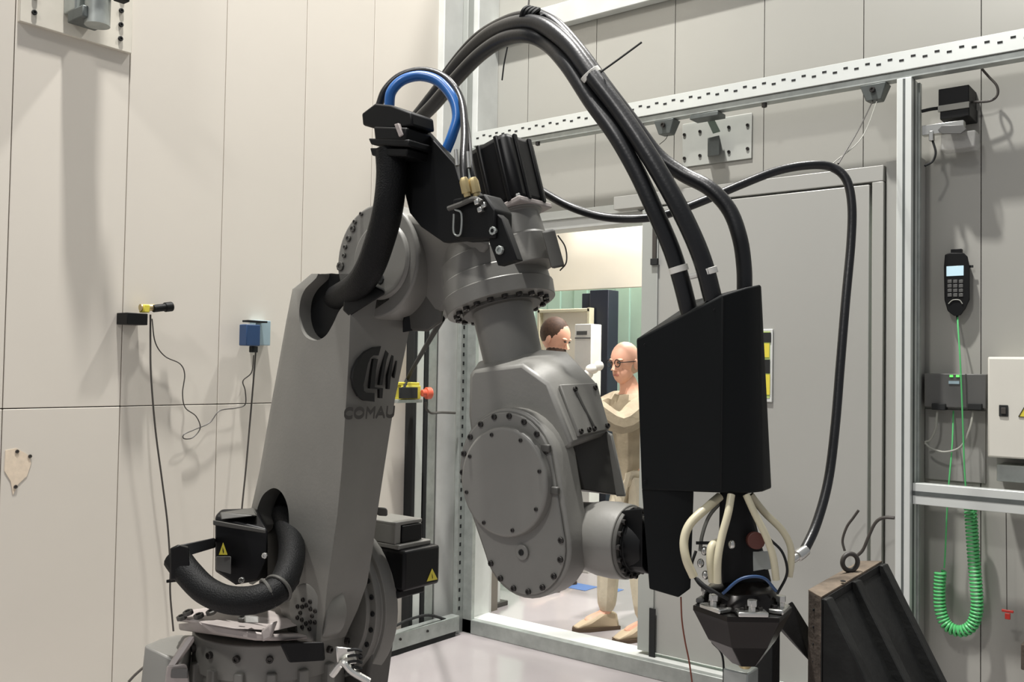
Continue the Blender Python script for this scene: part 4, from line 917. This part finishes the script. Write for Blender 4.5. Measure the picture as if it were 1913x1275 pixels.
tt, aa = clampt(1629, 'galvanised clamp under the rail beside the square post, holding two cords')
P0 = V((aa.x-.01, .04, rz0-.11))
ck = PD(1566, 306, 2.9)
tag(MB().tube([P0, P0.lerp(ck, .5)-V((0,0,.01)), ck], .003, 6).build('suspension_cord', m_cord), 'dark cord from the rail clamp holding up the long black cable', 'cord')
tag(MB().tube([P0+V((.02,0,0)), P0.lerp(ck, .55)+V((.02, 0, -.03)), ck+V((-.02, 0, .0))], .002, 6).build('suspension_cord', m_gcord), 'pale cord beside the dark one, from rail clamp to cable', 'cord')
P1 = PY(1250, 238, .05)
tag(MB().tube([P1, PY(1245, 258, .06), PY(1232, 270, .08)], .002, 6).build('loose_cord', m_cord), 'short loose cord under the left rail clamp', 'cord')

# ================================================================== LEFT WALL ITEMS
def lbox(u0, v0, u1, v1, dx, d0=0):
    xf = WL+dx; a, b = PX(u0, v0, xf), PX(u1, v1, xf); return MB().bb((WL+d0+.0005, a.y, b.z), (xf, b.y, a.z))
wp = thing('wall_bracket', PX(140, 70, WL), 'white bolted plate with galvanised pipe clamp at the top left', 'bracket')
yA, yB_ = PX(36, 30, WL+.015).y, PX(246, 60, WL+.015).y
zB = (PX(36, 42, WL+.015).z+PX(246, 98, WL+.015).z)/2
pt_ = MB().bb((WL+.0005, yA, zB), (WL+.02, yB_, zB+.36)).build('plate', m_plate, wp, .002)
for yy in (yA+.055, yB_-.055):
    for k in range(4): bolt(pt_, (WL+.02, yy, zB+.05+k*.062), XN, .011, .008, 'bolt', m_hole)
pcy = PX(162, 30, WL+.1)
for dz_, rr in ((0, .055),):
    MB().bb((WL+.02, pcy.y-.06, zB+.08), (WL+.12, pcy.y+.07, zB+.6)).build('clamp_block', m_galv, wp, .006)
    MB().cyl((WL+.17, pcy.y+.01, zB+.02), (WL+.17, pcy.y+.01, zB+1.1), .05).build('pipe', m_galv, wp)
    MB().torus((WL+.17, pcy.y+.01, zB+.17), ZN, .056, .011).build('clamp_ring', m_dgalv, wp)
    MB().box((WL+.21, pcy.y+.09, zB+.16), (.05, .05, .045)).build('clamp_nut', m_hole, wp, .006)
    MB().box((WL+.12, pcy.y+.0, zB+.06), (.13, .12, .05)).build('clamp_saddle', m_dgalv, wp, .006)
cmr = thing('wall_sensor', PX(256, 605, WL), 'black camera sensor with yellow connector on the left wall', 'sensor')
lbox(238,584,276,608,.09).build('housing', m_black, cmr, .003)
p = PX(262, 575, WL+.06); q = PX(288, 575, WL+.06)
MB().cyl(p, q, .016, None, 12).build('connector', m_brass, cmr)
MB().box(PX(270, 577, WL+.06), (.04, .03, .035)).build('yellow_nut', m_yel, cmr, .004)
MB().rev(PX(286, 577, WL+.07), PX(321, 573, WL+.07), [(0, .017), (.6, .017), (.62, .022), (1, .022)], 16).build('lens_barrel', m_black, cmr, .002)
def wl_t(nm, lab, pts, r, m, dx=.02):
    return tag(MB().tube([PX(u, v, WL+dx) for u, v in pts], r, 6).build(nm, m), lab, 'cable')
wl_t('sensor_cable', 'straight dark cable hanging from the left wall camera sensor to the floor', [(281,588),(281,640),(282,700),(290,800),(303,900),(313,980),(318,1060),(318,1110),(324,1180)], .0042, m_cord, .05)
wl_t('curly_cable', 'thin wavy cable looping between the two devices on the left wall', [(284,596),(290,640),(308,666),(336,680),(345,700),(341,735),(346,762),(366,778),(374,800),(360,818),(344,820),(344,812),(366,802),(392,790),(410,768),(440,763),(458,756),(458,730),(454,712),(470,696),(474,664)], .0028, m_cord, .03)
dv = thing('wall_switch', PX(482, 650, WL), 'blue and white wall device right of the camera sensor', 'switch box')
lbox(478,598,505,646,.05).build('back_box', m_ltblue, dv, .003)
lbox(461,606,486,647,.11,.05).build('blue_cover', m_navy, dv, .004)
lbox(464,598,500,604,.10,.05).build('top_cap', m_hole, dv, .002)
lbox(472,647,482,659,.08,.05).build('gland', m_hole, dv, .003)
wl_t('switch_cable', 'straight dark cable hanging from the blue wall device behind the robot base', [(478,655),(472,730),(466,800),(459,880),(452,950),(448,1010)], .0042, m_cord, .05)
wl_t('floor_lead', 'thin dark lead running down to the floor at the left of the robot base', [(240,1275),(252,1262),(268,1248),(280,1240)], .006, m_cord, .08)
hp = thing('wall_patch', PX(30, 870, WL), 'rough cream filler patch with small holes low on the left wall', 'patch')
MB().prism([PX(u, v, WL+.0006) for u, v in ((10,842),(30,838),(52,850),(58,866),(50,890),(34,905),(24,925),(20,900),(8,880))], (.0015, 0, 0)).build('filler', mat('filler', (222, 206, 184), .8, 0, .08, 40), hp, 0, False)
for u, v in ((32,844),(56,853),(29,910)): bolt(hp, PX(u, v, WL+.002), XN, .008, .003, 'hole', m_cord)
# emergency stop
es = thing('emergency_stop', PX(790, 740, -.02), 'yellow emergency stop box with red button beside the robot arm', 'emergency stop')
a, b = PX(752, 721, .06), PX(786, 746, .06)
MB().bb((-.05, a.y, b.z), (.06, b.y, a.z)).build('housing', m_yel, es, .004)
MB().bb((-.055, a.y-.04, b.z-.02), (.065, b.y+.01, b.z-.001)).build('shelf_bracket', m_galv, es, .002)
MB().bb((-.05, a.y-.02, a.z+.0005), (.05, b.y, a.z+.018)).build('lid', m_yel, es, .003)
MB().bb((.0605, a.y-.03, b.z+.005), (.075, b.y-.04, a.z-.01)).build('label_plate', m_hole, es, .002)
p = PX(788, 735, .06)
bt = MB().rev(p, p+V((.02, .06, 0)), [(0, .02), (.4, .022), (.42, .034), (.9, .034), (1, .026)], 20).build('button', m_ored, es, .002)
tag(MB().tube([PX(750,733,.06), PX(768,695,.12), PD(800,640,4.0), PD(826,596,3.3)], .011, 8).build('stop_cable', m_hole), 'thick dark cable from the emergency stop up behind the robot elbow', 'cable')
tag(MB().tube([PX(795,752,.06),PX(797,764,.06),PX(806,772,.06),PX(825,771,.03),PX(850,772,.015)], .0075, 8).build('stop_lead', m_cord), 'dark lead from the emergency stop to the corner post', 'cable')
tag(MB().tube([PX(735,1172,.06),PX(765,1158,.05),PX(800,1150,.04),PX(832,1158,.03)], .008, 8).build('floor_cable', m_hole), 'dark cable lying on the floor channel by the corner', 'cable')
